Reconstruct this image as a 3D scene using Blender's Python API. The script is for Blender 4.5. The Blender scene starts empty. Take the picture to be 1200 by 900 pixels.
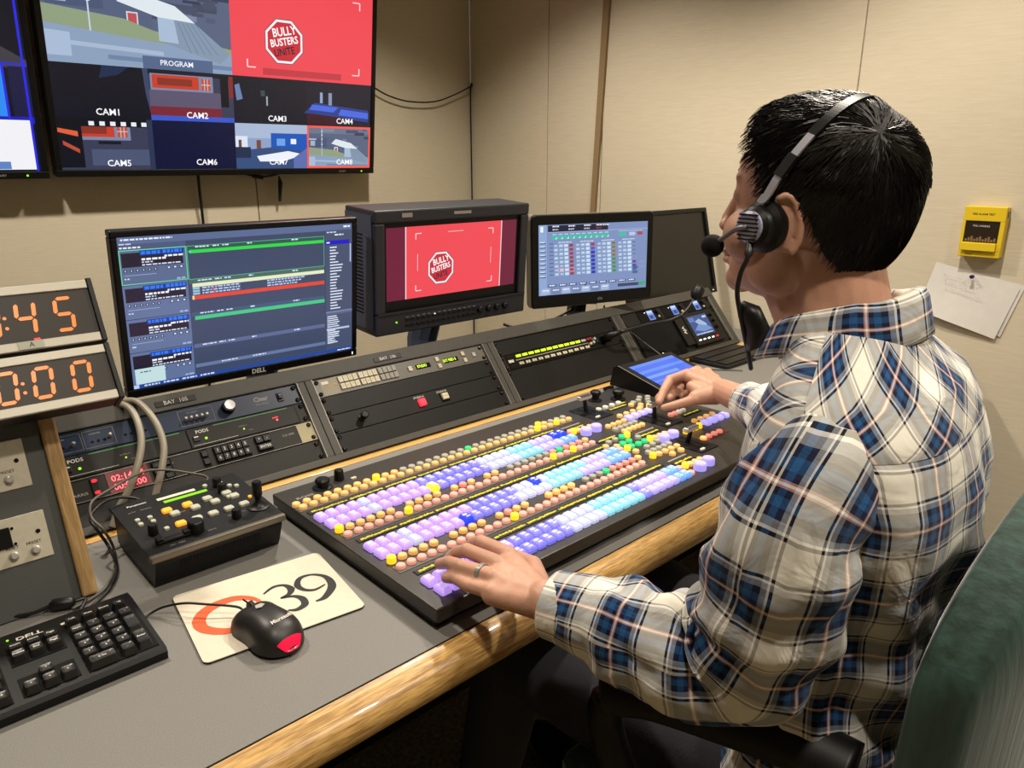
import bpy, bmesh, math, random
import numpy as np
from mathutils import Vector, Matrix, noise, Euler
random.seed(7)
SC = bpy.context.scene
COL = SC.collection
R = math.radians
# ---------------------------------------------------------------- camera model (metres, z up)
CAM = Vector((0, 0, 1.35)); PITCH = R(16.8); AZ = R(47.2946); FPX = 865.0
FH = Vector((math.cos(AZ), math.sin(AZ), 0)); RT = Vector((math.sin(AZ), -math.cos(AZ), 0))
FW = FH*math.cos(PITCH)-Vector((0, 0, 1))*math.sin(PITCH)
UP = Vector((0, 0, 1))*math.cos(PITCH)+FH*math.sin(PITCH)
DZ = .74
def ray(x, y): return FW+RT*((x-600)/FPX)-UP*((y-450)/FPX)
def at_z(x, y, z):
    d = ray(x, y); return CAM+d*((z-CAM.z)/d.z)
def at_plane(x, y, p, n):
    d = ray(x, y); p = Vector(p); n = Vector(n); return CAM+d*((p-CAM).dot(n)/d.dot(n))
def at_y(x, y, Y): return at_plane(x, y, (0, Y, 0), (0, 1, 0))
def at_x(x, y, X): return at_plane(x, y, (X, 0, 0), (1, 0, 0))
def at_d(x, y, d): return CAM+ray(x, y)*d
# ---------------------------------------------------------------- colours and materials
def lin(c):
    if isinstance(c, str):
        c = c.lstrip('#'); c = [int(c[i:i+2], 16)/255 for i in (0, 2, 4)]
    return tuple((v/12.92 if v <= .04045 else ((v+.055)/1.055)**2.4) for v in c[:3])
MATS = {}
def nn(nt, t, **kw):
    n = nt.nodes.new(t)
    for k, v in kw.items(): setattr(n, k, v)
    return n
def mat(name, color='#808080', rough=.5, metal=0., emis=None, estr=1., spec=.5, noise_s=0, noise_a=0., bump=0., bump_s=200, coat=0., alpha=1., trans=0., vcol=False, stretch=(1, 1, 1)):
    if name in MATS: return MATS[name]
    m = bpy.data.materials.new(name); m.use_nodes = True; nt = m.node_tree; b = nt.nodes['Principled BSDF']
    c = lin(color); b.inputs['Base Color'].default_value = (*c, 1)
    b.inputs['Roughness'].default_value = rough; b.inputs['Metallic'].default_value = metal
    b.inputs['Specular IOR Level'].default_value = spec; b.inputs['Coat Weight'].default_value = coat
    b.inputs['Transmission Weight'].default_value = trans
    tc = nn(nt, 'ShaderNodeTexCoord'); mp = nn(nt, 'ShaderNodeMapping'); mp.inputs['Scale'].default_value = stretch
    nt.links.new(tc.outputs['Object'], mp.inputs['Vector'])
    if emis:
        b.inputs['Emission Color'].default_value = (*lin(emis), 1); b.inputs['Emission Strength'].default_value = estr
    if vcol:
        a = nn(nt, 'ShaderNodeAttribute', attribute_name='Col')
        b.inputs['Base Color'].default_value = (.004, .004, .005, 1)
        nt.links.new(a.outputs['Color'], b.inputs['Emission Color']); b.inputs['Emission Strength'].default_value = estr
    if noise_s and noise_a:
        n = nn(nt, 'ShaderNodeTexNoise'); n.inputs['Scale'].default_value = noise_s; n.inputs['Detail'].default_value = 4
        nt.links.new(mp.outputs[0], n.inputs['Vector'])
        r = nn(nt, 'ShaderNodeValToRGB'); r.color_ramp.elements[0].position = .3; r.color_ramp.elements[1].position = .7
        r.color_ramp.elements[0].color = (*[v*(1-noise_a) for v in c], 1); r.color_ramp.elements[1].color = (*[min(1, v*(1+noise_a)) for v in c], 1)
        nt.links.new(n.outputs['Fac'], r.inputs['Fac']); nt.links.new(r.outputs['Color'], b.inputs['Base Color'])
    if bump:
        n2 = nn(nt, 'ShaderNodeTexNoise'); n2.inputs['Scale'].default_value = bump_s; n2.inputs['Detail'].default_value = 3
        nt.links.new(mp.outputs[0], n2.inputs['Vector'])
        bp = nn(nt, 'ShaderNodeBump'); bp.inputs['Strength'].default_value = bump; bp.inputs['Distance'].default_value = .002
        nt.links.new(n2.outputs['Fac'], bp.inputs['Height']); nt.links.new(bp.outputs['Normal'], b.inputs['Normal'])
    MATS[name] = m; return m
# ---------------------------------------------------------------- mesh builder
def frame(p, x, y):
    x = Vector(x).normalized(); z = x.cross(Vector(y)).normalized(); y = z.cross(x)
    m = Matrix((x, y, z)).transposed().to_4x4(); m.translation = Vector(p); return m
TEXT = {}
def text_mesh(s, bold=0.):
    k = (s, bold)
    if k not in TEXT:
        cu = bpy.data.curves.new('t', 'FONT'); cu.body = s; cu.size = 1; cu.align_x = 'CENTER'; cu.align_y = 'CENTER'; cu.offset = bold; cu.resolution_u = 2
        ob = bpy.data.objects.new('t', cu); COL.objects.link(ob)
        dg = bpy.context.evaluated_depsgraph_get(); me = ob.evaluated_get(dg).to_mesh()
        TEXT[k] = ([tuple(v.co) for v in me.vertices], [tuple(p.vertices) for p in me.polygons])
        bpy.data.objects.remove(ob); bpy.data.curves.remove(cu)
    return TEXT[k]
class MB:
    def __init__(s, M=None): s.v = []; s.f = []; s.m = []; s.c = []; s.uv = []; s.M = M or Matrix(); s.mats = []; s.cur = 0; s.col = (1, 1, 1); s.sm = []; s.smooth = False
    def mat(s, m):
        if m not in s.mats: s.mats.append(m)
        s.cur = s.mats.index(m); return s
    def color(s, c): s.col = lin(c); return s
    def add(s, vs, fs, M=None, uvs=None):
        T = s.M @ M if M else s.M; b = len(s.v)
        s.v += [tuple(T @ Vector(p)) for p in vs]
        for k, f in enumerate(fs):
            s.f.append([i+b for i in f]); s.m.append(s.cur); s.c.append(s.col); s.sm.append(s.smooth)
            s.uv.append(uvs[k] if uvs else None)
        return s
    def box(s, x0, x1, y0, y1, z0, z1, ch=0., M=None):
        if ch <= 0:
            vs = [(x, y, z) for z in (z0, z1) for y in (y0, y1) for x in (x0, x1)]
            fs = [(0, 2, 3, 1), (4, 5, 7, 6), (0, 1, 5, 4), (2, 6, 7, 3), (0, 4, 6, 2), (1, 3, 7, 5)]
            return s.add(vs, fs, M)
        ch = min(ch, (x1-x0)*.49, (y1-y0)*.49, (z1-z0)*.49)
        bm = bmesh.new(); bmesh.ops.create_cube(bm, size=1)
        bmesh.ops.scale(bm, vec=(x1-x0, y1-y0, z1-z0), verts=bm.verts); bmesh.ops.translate(bm, vec=((x0+x1)/2, (y0+y1)/2, (z0+z1)/2), verts=bm.verts)
        bmesh.ops.bevel(bm, geom=list(bm.edges), offset=ch, segments=2, affect='EDGES', profile=.5)
        s.bm(bm, M); return s
    def bm(s, bm, M=None):
        bm.verts.ensure_lookup_table(); bm.verts.index_update()
        s.add([v.co[:] for v in bm.verts], [[v.index for v in f.verts] for f in bm.faces], M); bm.free(); return s
    def rring(s, w, h, r, n=4):
        o = []
        for cx, cy, a0 in ((w/2-r, h/2-r, 0), (-w/2+r, h/2-r, 90), (-w/2+r, -h/2+r, 180), (w/2-r, -h/2+r, 270)):
            for i in range(n+1):
                a = R(a0+90*i/n); o.append((cx+r*math.cos(a), cy+r*math.sin(a)))
        return o
    def plate(s, cx, cy, w, h, r, z0, z1, bev=0., M=None):
        """rounded slab in the xy plane"""
        rs = s.rring(w, h, r); n = len(rs)
        lv = [(z0, 1), (z1-bev, 1)] + ([(z1, 0)] if bev else [])
        vs = []
        for z, k in lv:
            f = (1, 1) if k else ((w-2*bev)/w, (h-2*bev)/h)
            vs += [(cx+x*f[0], cy+y*f[1], z) for x, y in rs]
        fs = []
        for l in range(len(lv)-1):
            for i in range(n):
                j = (i+1) % n; fs.append((l*n+i, l*n+j, (l+1)*n+j, (l+1)*n+i))
        fs.append(tuple(reversed(range(n)))); t = (len(lv)-1)*n; fs.append(tuple(range(t, t+n)))
        return s.add(vs, fs, M)
    def poly(s, pts, z=0., M=None): return s.add([(p[0], p[1], z) for p in pts], [tuple(range(len(pts)))], M)
    def prism(s, pts, z0, z1, M=None):
        n = len(pts); vs = [(p[0], p[1], z0) for p in pts]+[(p[0], p[1], z1) for p in pts]
        fs = [(i, (i+1) % n, n+(i+1) % n, n+i) for i in range(n)]+[tuple(reversed(range(n))), tuple(range(n, 2*n))]
        return s.add(vs, fs, M)
    def extx(s, prof, x0, x1, M=None):
        """extrude a (y,z) profile along x"""
        n = len(prof); vs = [(x0, p[0], p[1]) for p in prof]+[(x1, p[0], p[1]) for p in prof]
        fs = [(i, n+i, n+(i+1) % n, (i+1) % n) for i in range(n)]+[tuple(range(n)), tuple(reversed(range(n, 2*n)))]
        return s.add(vs, fs, M)
    def lathe(s, prof, n=20, M=None):
        """prof: (radius, z) from bottom to top"""
        vs = []; fs = []
        for r, z in prof:
            for i in range(n):
                a = 2*math.pi*i/n; vs.append((r*math.cos(a), r*math.sin(a), z))
        for l in range(len(prof)-1):
            for i in range(n):
                j = (i+1) % n; fs.append((l*n+i, l*n+j, (l+1)*n+j, (l+1)*n+i))
        if prof[0][0] > 1e-5: fs.append(tuple(reversed(range(n))))
        t = (len(prof)-1)*n
        if prof[-1][0] > 1e-5: fs.append(tuple(range(t, t+n)))
        return s.add(vs, fs, M)
    def cyl(s, p0, p1, r0, r1=None, n=12, M=None):
        p0 = Vector(p0); p1 = Vector(p1); d = p1-p0; L = d.length; r1 = r0 if r1 is None else r1
        q = d.to_track_quat('Z', 'Y').to_matrix().to_4x4(); q.translation = p0
        return s.lathe([(r0, 0), (r1, L)], n, (M @ q) if M else q)
    def tube(s, pts, r, n=8, M=None, flat=None, cap=True):
        pts = [Vector(p) for p in pts]; N = len(pts); rr = r if isinstance(r, (list, tuple)) else [r]*N
        T = [(pts[min(i+1, N-1)]-pts[max(i-1, 0)]).normalized() for i in range(N)]
        u = T[0].orthogonal().normalized(); vs = []; fs = []
        for i in range(N):
            u = (u-T[i]*u.dot(T[i])); u = u.normalized() if u.length > 1e-6 else T[i].orthogonal().normalized(); w = T[i].cross(u)
            for k in range(n):
                a = 2*math.pi*k/n; vs.append(tuple(pts[i]+u*(rr[i]*math.cos(a))+w*(rr[i]*math.sin(a)*(flat or 1))))
        for i in range(N-1):
            for k in range(n):
                j = (k+1) % n; fs.append((i*n+k, i*n+j, (i+1)*n+j, (i+1)*n+k))
        if cap: fs += [tuple(reversed(range(n))), tuple(range((N-1)*n, N*n))]
        return s.add(vs, fs, M)
    def ell(s, c, r, nu=16, nv=10, M=None, rot=None):
        vs = [(0, 0, -1)]; fs = []
        for j in range(1, nv):
            t = math.pi*j/nv-math.pi/2
            for i in range(nu):
                a = 2*math.pi*i/nu; vs.append((math.cos(t)*math.cos(a), math.cos(t)*math.sin(a), math.sin(t)))
        vs.append((0, 0, 1)); e = len(vs)-1
        for i in range(nu): fs.append((0, 1+(i+1) % nu, 1+i)); fs.append((e, e-nu+i, e-nu+(i+1) % nu))
        for j in range(nv-2):
            for i in range(nu):
                k = (i+1) % nu; a = 1+j*nu; fs.append((a+i, a+k, a+nu+k, a+nu+i))
        T = Matrix.Translation(Vector(c))
        if rot: T = T @ rot.to_4x4()
        T = T @ Matrix.Diagonal((*r, 1))
        return s.add(vs, fs, (M @ T) if M else T)
    def capsule(s, p0, p1, r0, r1, n=14):
        s.ell(p0, (r0,)*3, n, 8); s.ell(p1, (r1,)*3, n, 8); return s.cyl(p0, p1, r0, r1, n)
    def text(s, t, cx, cy, h, z=.0004, M=None, bold=0., wide=1., rot=0.):
        v, f = text_mesh(t, bold); c, sn = math.cos(rot), math.sin(rot); k = h*1.38
        return s.add([(cx+(p[0]*c*wide-p[1]*sn)*k, cy+(p[0]*sn*wide+p[1]*c)*k, z) for p in v], f, M)
    def loft(s, rings, uvs=None, close=False, cap0=False, cap1=False):
        """rings: list of equal-length closed loops; uvs: same shape + one extra per ring"""
        n = len(rings[0]); vs = [p for r in rings for p in r]; fs = []; U = []
        for i in range(len(rings)-1):
            for k in range(n):
                j = (k+1) % n; fs.append((i*n+k, i*n+j, (i+1)*n+j, (i+1)*n+k))
                if uvs: U.append((uvs[i][k], uvs[i][k+1], uvs[i+1][k+1], uvs[i+1][k]))
        if cap0: fs.append(tuple(reversed(range(n)))); U.append(None)
        if cap1: fs.append(tuple(range((len(rings)-1)*n, len(rings)*n))); U.append(None)
        return s.add(vs, fs, None, U if uvs else None)
    def build(s, name, parent=None, world=False, smooth=None, label=None):
        me = bpy.data.meshes.new(name); vs = s.v
        if world and parent is not None:
            I = WM[parent.name].inverted(); vs = [tuple(I @ Vector(p)) for p in vs]
        me.from_pydata(vs, [], s.f)
        for m in s.mats: me.materials.append(m)
        me.polygons.foreach_set('material_index', s.m)
        me.polygons.foreach_set('use_smooth', [bool(x) or bool(smooth) for x in s.sm])
        if any(m.name in VC for m in s.mats):
            a = me.color_attributes.new('Col', 'FLOAT_COLOR', 'CORNER'); d = []
            for p in me.polygons: d += [*s.c[p.index], 1.0]*p.loop_total
            a.data.foreach_set('color', d)
        if any(s.uv):
            ul = me.uv_layers.new(name='UVMap'); d = []
            for p in me.polygons:
                u = s.uv[p.index]
                for k in range(p.loop_total): d += list(u[k]) if u else [0, 0]
            ul.data.foreach_set('uv', d)
        me.update()
        o = bpy.data.objects.new(name, me); COL.objects.link(o)
        if parent is not None: o.parent = parent
        if label: o['label'] = label
        return o
VC = set(); WM = {}
def thing(name, label, cat, M=None, group=None, loc=None):
    o = bpy.data.objects.new(name, None); COL.objects.link(o); o.empty_display_size = .05
    M = M or Matrix.Translation(Vector(loc or (0, 0, 0))); o.matrix_world = M; WM[o.name] = M.copy()
    o['label'] = label; o['category'] = cat
    if group: o['group'] = group
    return o
def tag(o, label, cat, group=None, kind=None):
    if kind != 'structure':
        o['label'] = label; o['category'] = cat
    if group: o['group'] = group
    if kind: o['kind'] = kind
    return o
def struct(mb, name):
    o = mb.build(name); o['kind'] = 'structure'; return o
def recenter(o):
    """origin of a single-mesh thing to its base"""
    vs = np.array([v.co[:] for v in o.data.vertices]); c = (vs.min(0)+vs.max(0))/2; c[2] = vs[:, 2].min(); c = Vector(c)
    o.data.transform(Matrix.Translation(-c)); o.location = c; return o
def autosmooth(o, ang=35):
    for p in o.data.polygons: p.use_smooth = True
    o.data.set_sharp_from_angle(angle=R(ang)); return o
def spline(pts, n=8):
    pts = [Vector(p) for p in pts]; o = []
    for i in range(len(pts)-1):
        a = pts[max(i-1, 0)]; b = pts[i]; c = pts[i+1]; d = pts[min(i+2, len(pts)-1)]
        for k in range(n):
            t = k/n; o.append(.5*((2*b)+(c-a)*t+(2*a-5*b+4*c-d)*t*t+(3*b-a-3*c+d)*t**3))
    return o+[pts[-1]]
def remesh(mb, name, parent, material, voxel, smooth_it=3, world=True):
    o = mb.build(name, parent, world=world)
    o.data.materials.clear(); o.data.materials.append(material)
    m = o.modifiers.new('r', 'REMESH'); m.mode = 'VOXEL'; m.voxel_size = voxel; m.use_smooth_shade = True
    if smooth_it:
        k = o.modifiers.new('s', 'SMOOTH'); k.factor = .5; k.iterations = smooth_it
    dg = bpy.context.evaluated_depsgraph_get(); me = bpy.data.meshes.new_from_object(o.evaluated_get(dg))
    o.modifiers.clear(); old = o.data; o.data = me; me.name = name; bpy.data.meshes.remove(old)
    me.materials.clear(); me.materials.append(material)
    me.polygons.foreach_set('material_index', [0]*len(me.polygons)); me.polygons.foreach_set('use_smooth', [True]*len(me.polygons))
    return o
# ---------------------------------------------------------------- materials
def wood(name, c1, c2, along=(1, 14, 14), rough=.35):
    m = mat(name, c1, rough, coat=.25); nt = m.node_tree; b = nt.nodes['Principled BSDF']
    tc = nn(nt, 'ShaderNodeTexCoord'); mp = nn(nt, 'ShaderNodeMapping'); mp.inputs['Scale'].default_value = along
    nt.links.new(tc.outputs['Object'], mp.inputs['Vector'])
    n = nn(nt, 'ShaderNodeTexNoise'); n.inputs['Scale'].default_value = 6; n.inputs['Detail'].default_value = 8; n.inputs['Distortion'].default_value = .6
    w = nn(nt, 'ShaderNodeTexNoise'); w.inputs['Scale'].default_value = 26; w.inputs['Detail'].default_value = 3
    nt.links.new(mp.outputs[0], n.inputs['Vector']); nt.links.new(mp.outputs[0], w.inputs['Vector'])
    mx = nn(nt, 'ShaderNodeMath', operation='MULTIPLY'); nt.links.new(n.outputs['Fac'], mx.inputs[0]); nt.links.new(w.outputs['Fac'], mx.inputs[1])
    r = nn(nt, 'ShaderNodeValToRGB'); e = r.color_ramp.elements; e[0].position = .17; e[1].position = .33; e[0].color = (*lin(c2), 1); e[1].color = (*lin(c1), 1)
    nt.links.new(mx.outputs[0], r.inputs['Fac']); nt.links.new(r.outputs['Color'], b.inputs['Base Color'])
    return m
OAK = wood('oak_front', '#d0a864', '#97703a', (1.6, 30, 30)); OAKP = wood('oak_post', '#b59566', '#94764a', (34, 1.6, 34)); OAKS = wood('oak_strip', '#dcb068', '#c09450', (1.6, 40, 40))
LAM = mat('grey_laminate', '#73716c', .6, noise_s=700, noise_a=.18, bump=.15, bump_s=600)
LAMD = mat('dark_grey_laminate', '#4a4c4a', .55, noise_s=500, noise_a=.12)
FRAME = mat('console_grey', '#47453f', .55, noise_s=60, noise_a=.05, spec=.3)
PANEL = mat('rack_panel_black', '#12110f', .5, noise_s=300, noise_a=.12, spec=.22)
PANEL2 = mat('rack_panel_dark_grey', '#1f1e1a', .5, noise_s=300, noise_a=.08, spec=.22)
PBLUE = mat('rack_panel_blue', '#11233c', .4, noise_s=40, noise_a=.06, spec=.3)
PGREY = mat('router_panel_grey', '#5a574e', .45)
ALU = mat('brushed_alu', '#8c877a', .45, .3); ALUL = mat('pale_alu_bar', '#c9c4b4', .45, .1)
BLK = mat('black_plastic', '#0d0d0d', .42, spec=.3); BLKM = mat('matte_black', '#0c0c0c', .8, spec=.2); BLK2 = mat('satin_dark_plastic', '#151515', .45, spec=.3)
SONY = mat('dark_blue_grey_case', '#24252b', .45, noise_s=200, noise_a=.06); SONYS = mat('blue_grey_vented_side', '#3a4156', .5)
SILV = mat('silver', '#c0bdb4', .35, .4); SCREW = mat('black_screw', '#1c1b19', .25, .5); CHROME = mat('chrome', '#d0d0cc', .3, .5)
WHT = mat('white_print', '#d8d4c8', .6); GRYP = mat('grey_print', '#8d897e', .6); CREAM = mat('cream_cap', '#c9c2a4', .45); GCAP = mat('grey_cap', '#8b887c', .45)
LCAP = mat('pale_green_grey_cap', '#b4b6a4', .45); PAPER = mat('white_paper', '#d9d6d0', .8, noise_s=30, noise_a=.03); TAPE = mat('paper_tape', '#d9d2b8', .7)
YEL = mat('yellow_plastic', '#e0c224', .35); CABG = mat('grey_cable', '#7d776a', .45); CABB = mat('black_cable', '#100f0f', .45); CABT = mat('thin_grey_cable', '#4e4a42', .5)
PADW = mat('mouse_pad_white', '#cfc6b2', .7, noise_s=90, noise_a=.03); PADB = mat('pad_rubber', '#0d0c0b', .8)
INK = mat('black_ink', '#17181a', .6); ORNG = mat('orange_ink', '#cf5526', .55); GRNP = mat('green_print', '#2c7a3c', .5)
PINK = mat('red_plastic', '#a02020', .4)
def lit(name, c, s=1., base=None): return mat(name, base or c, .35, emis=c, estr=s)
RED = lit('red_led', '#ff1a20', 3.); REDW = lit('red_lamp', '#ff4050', 3.5); GRN = lit('green_led', '#7fd81c', 1.6); LIME = lit('lime_led', '#b6e01c', 1.1); AMB = lit('amber_led', '#ff7e0c', 1.15, '#201004')
LCDG = lit('green_lcd', '#6cb008', .8); AMBCAP = lit('amber_cap', '#f0a030', .75); WLED = lit('white_led', '#ffffff', 2.)
SCR = mat('screen_picture', '#000000', .25, vcol=True, estr=1.); VC.add('screen_picture')
def txs(m): return m
BAYT = lit('engraved_white', '#b8b4a8', .15)
# plaid cloth driven by UV in metres
def plaid():
    m = bpy.data.materials.new('plaid_cotton'); m.use_nodes = True; nt = m.node_tree; b = nt.nodes['Principled BSDF']
    b.inputs['Roughness'].default_value = .8; b.inputs['Specular IOR Level'].default_value = .2; b.inputs['Sheen Weight'].default_value = .12
    uv = nn(nt, 'ShaderNodeUVMap', uv_map='UVMap'); sp = nn(nt, 'ShaderNodeSeparateXYZ')
    # small waviness of the cloth
    nz = nn(nt, 'ShaderNodeTexNoise'); nz.inputs['Scale'].default_value = 9; nz.inputs['Detail'].default_value = 1
    nt.links.new(uv.outputs[0], nz.inputs['Vector'])
    sb = nn(nt, 'ShaderNodeVectorMath', operation='SUBTRACT'); sb.inputs[1].default_value = (.5, .5, .5); nt.links.new(nz.outputs['Color'], sb.inputs[0])
    sc = nn(nt, 'ShaderNodeVectorMath', operation='SCALE'); sc.inputs['Scale'].default_value = .016; nt.links.new(sb.outputs[0], sc.inputs[0])
    ad = nn(nt, 'ShaderNodeVectorMath', operation='ADD'); nt.links.new(uv.outputs[0], ad.inputs[0]); nt.links.new(sc.outputs[0], ad.inputs[1]); nt.links.new(ad.outputs[0], sp.inputs[0])
    cream = '#e6e2d4'; blk = '#0a0a12'; wh = '#f4f0e8'; navy = '#081030'; teal = '#1c4f80'; pink = '#c88c84'; gry = '#90949a'
    st = [(0, cream), (.27, blk), (.305, wh), (.33, gry), (.39, navy), (.46, teal), (.54, navy), (.60, pink), (.617, wh), (.633, pink), (.65, navy), (.70, teal), (.77, navy), (.84, gry), (.895, wh), (.92, blk), (.95, cream)]
    outs = []
    for ax, per, off in (('X', .084, .020), ('Y', .084, .03)):
        a = nn(nt, 'ShaderNodeMath', operation='MULTIPLY_ADD'); a.inputs[1].default_value = 1/per; a.inputs[2].default_value = off/per+10
        nt.links.new(sp.outputs[ax], a.inputs[0]); f = nn(nt, 'ShaderNodeMath', operation='FRACT'); nt.links.new(a.outputs[0], f.inputs[0])
        r = nn(nt, 'ShaderNodeValToRGB'); r.color_ramp.interpolation = 'CONSTANT'; el = r.color_ramp.elements
        el[0].position = 0; el[0].color = (*lin(st[0][1]), 1); el[1].position = st[1][0]; el[1].color = (*lin(st[1][1]), 1)
        for p, c in st[2:]:
            e = el.new(p); e.color = (*lin(c), 1)
        nt.links.new(f.outputs[0], r.inputs['Fac']); outs.append(r.outputs['Color'])
    mx = nn(nt, 'ShaderNodeMix', data_type='RGBA'); mx.inputs[0].default_value = .5
    nt.links.new(outs[0], mx.inputs[6]); nt.links.new(outs[1], mx.inputs[7])
    nt.links.new(mx.outputs[2], b.inputs['Base Color'])
    wr = nn(nt, 'ShaderNodeTexNoise'); wr.inputs['Scale'].default_value = 16; wr.inputs['Detail'].default_value = 3; wr.inputs['Distortion'].default_value = 1.2
    tc = nn(nt, 'ShaderNodeTexCoord'); nt.links.new(tc.outputs['Object'], wr.inputs['Vector'])
    bp = nn(nt, 'ShaderNodeBump'); bp.inputs['Strength'].default_value = .45; bp.inputs['Distance'].default_value = .012
    nt.links.new(wr.outputs['Fac'], bp.inputs['Height']); nt.links.new(bp.outputs['Normal'], b.inputs['Normal'])
    return m
PLAID = plaid()
SKIN = mat('skin', '#b98c74', .5, noise_s=35, noise_a=.07, bump=.12, bump_s=350)
SKIN.node_tree.nodes['Principled BSDF'].inputs['Subsurface Weight'].default_value = .12
SKIN.node_tree.nodes['Principled BSDF'].inputs['Subsurface Radius'].default_value = (.01, .004, .002)
NAIL = mat('fingernail', '#c08f7e', .3)
HAIRM = mat('dark_hair', '#0b0908', .55, spec=.35); HAIRS = mat('hair_strands', '#15100b', .42, spec=.6)
TROU = mat('charcoal_trousers', '#23242a', .85, bump=.2, bump_s=300)
def streak(name, c1, c2):
    m = mat(name, c1, .7); nt = m.node_tree; b = nt.nodes['Principled BSDF']; b.inputs['Sheen Weight'].default_value = .5; b.inputs['Sheen Roughness'].default_value = .4
    tc = nn(nt, 'ShaderNodeTexCoord'); mp = nn(nt, 'ShaderNodeMapping'); mp.inputs['Scale'].default_value = (140, 60, 7)
    n = nn(nt, 'ShaderNodeTexNoise'); n.inputs['Scale'].default_value = 1.; n.inputs['Detail'].default_value = 5
    nt.links.new(tc.outputs['Object'], mp.inputs['Vector']); nt.links.new(mp.outputs[0], n.inputs['Vector'])
    r = nn(nt, 'ShaderNodeValToRGB'); e = r.color_ramp.elements; e[0].position = .35; e[1].position = .7; e[0].color = (*lin(c2), 1); e[1].color = (*lin(c1), 1)
    nt.links.new(n.outputs['Fac'], r.inputs['Fac']); nt.links.new(r.outputs['Color'], b.inputs['Base Color'])
    bp = nn(nt, 'ShaderNodeBump'); bp.inputs['Strength'].default_value = .5; bp.inputs['Distance'].default_value = .002
    nt.links.new(n.outputs['Fac'], bp.inputs['Height']); nt.links.new(bp.outputs['Normal'], b.inputs['Normal']); return m
GREEN = streak('green_upholstery', '#36544c', '#22392f')
def weave(name, c):
    m = mat(name, c, .9, spec=.15); nt = m.node_tree; b = nt.nodes['Principled BSDF']; cc = lin(c)
    tc = nn(nt, 'ShaderNodeTexCoord'); mp = nn(nt, 'ShaderNodeMapping'); mp.inputs['Scale'].default_value = (14, 14, 260)
    n = nn(nt, 'ShaderNodeTexNoise'); n.inputs['Scale'].default_value = 1; n.inputs['Detail'].default_value = 4
    nt.links.new(tc.outputs['Object'], mp.inputs['Vector']); nt.links.new(mp.outputs[0], n.inputs['Vector'])
    r = nn(nt, 'ShaderNodeValToRGB'); e = r.color_ramp.elements; e[0].position = .25; e[1].position = .75
    e[0].color = (*[v*.92 for v in cc], 1); e[1].color = (*[v*1.04 for v in cc], 1)
    nt.links.new(n.outputs['Fac'], r.inputs['Fac']); nt.links.new(r.outputs['Color'], b.inputs['Base Color'])
    bp = nn(nt, 'ShaderNodeBump'); bp.inputs['Strength'].default_value = .25; bp.inputs['Distance'].default_value = .001
    nt.links.new(n.outputs['Fac'], bp.inputs['Height']); nt.links.new(bp.outputs['Normal'], b.inputs['Normal']); return m
WALLM = weave('beige_wall_fabric', '#cfc5ae')
CARPET = mat('carpet_pile', '#6b5f47', .95, noise_s=90, noise_a=.55, bump=.9, bump_s=160)
CEIL = mat('ceiling_tile', '#c8c2b4', .9)
# ---------------------------------------------------------------- the room
XW, YW, HC = 2.55, 3.07, 2.62
m = MB().mat(CARPET); m.box(-1.6, XW+.1, -2.0, YW+.1, -.05, 0); struct(m, 'floor')
m = MB().mat(CEIL); m.box(-1.6, XW+.1, -2.0, YW+.1, HC, HC+.05); struct(m, 'ceiling')
# fabric wall panels with narrow shadow gaps between them
def panels(axis, fixed, seams, name):
    m = MB().mat(WALLM); g = .0022
    for a, b in zip(seams[:-1], seams[1:]):
        if axis == 'x': m.box(a+g, b-g, fixed, fixed+.03, 0, HC, .0015)
        else: m.box(fixed, fixed+.03, a+g, b-g, 0, HC, .0015)
    m.mat(BLKM)
    if axis == 'x': m.box(seams[0], seams[-1], fixed+.03, fixed+.08, 0, HC)
    else: m.box(fixed+.03, fixed+.08, seams[0], seams[-1], 0, HC)
    return struct(m, name)
panels('x', YW, [-1.6, -.6, .40, 1.38, XW], 'wall_back')
panels('y', XW, [-2.0, -.1, 1.121, 2.193, 2.523, YW], 'wall_right')
m = MB().mat(WALLM); m.box(-1.65, -1.6, -2.0, YW+.1, 0, HC); struct(m, 'wall_left')
m = MB().mat(WALLM); m.box(-1.6, XW+.1, -2.05, -2.0, 0, HC); struct(m, 'wall_front')
# brown strip standing in for the shadow of a bulging right-wall fabric panel
SHADM = mat('brown_panel_shade', '#8d7654', .85)
m = MB().mat(SHADM)
a0, a1 = at_x(717, -20, XW-.006), at_x(697, 262, XW-.006)
b0, b1 = at_x(709, -20, XW-.006), at_x(692, 262, XW-.006)
dz = Vector((0, (a1.y-a0.y)/(a1.z-a0.z), 1))
def ext(p, z): return p+dz*(z-p.z)
q = []
for p, z in ((ext(a0, HC-.001), 0), (ext(b0, HC-.001), 0), (ext(b1, .86), 0), (ext(a1, .86), 0)): q.append(p)
vs = [Vector((XW, p.y, p.z)) for p in q]+[Vector((XW-.014, p.y, p.z)) for p in q]
m.add([tuple(v) for v in vs], [(0, 1, 2, 3), (7, 6, 5, 4), (0, 4, 5, 1), (1, 5, 6, 2), (2, 6, 7, 3), (3, 7, 4, 0)])
struct(m, 'shade_strip_1')
m = MB().mat(CABT)
m.tube(spline([at_x(*p, XW-.006) for p in ((716, -5), (711, 30), (704, 80), (700, 130), (697, 190), (694, 255))], 6), .0022, 6)
tag(recenter(m.build('wall_cable')), 'thin grey cable bowing down the wall beside the brown strip of panel shadow', 'cable')
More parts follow.
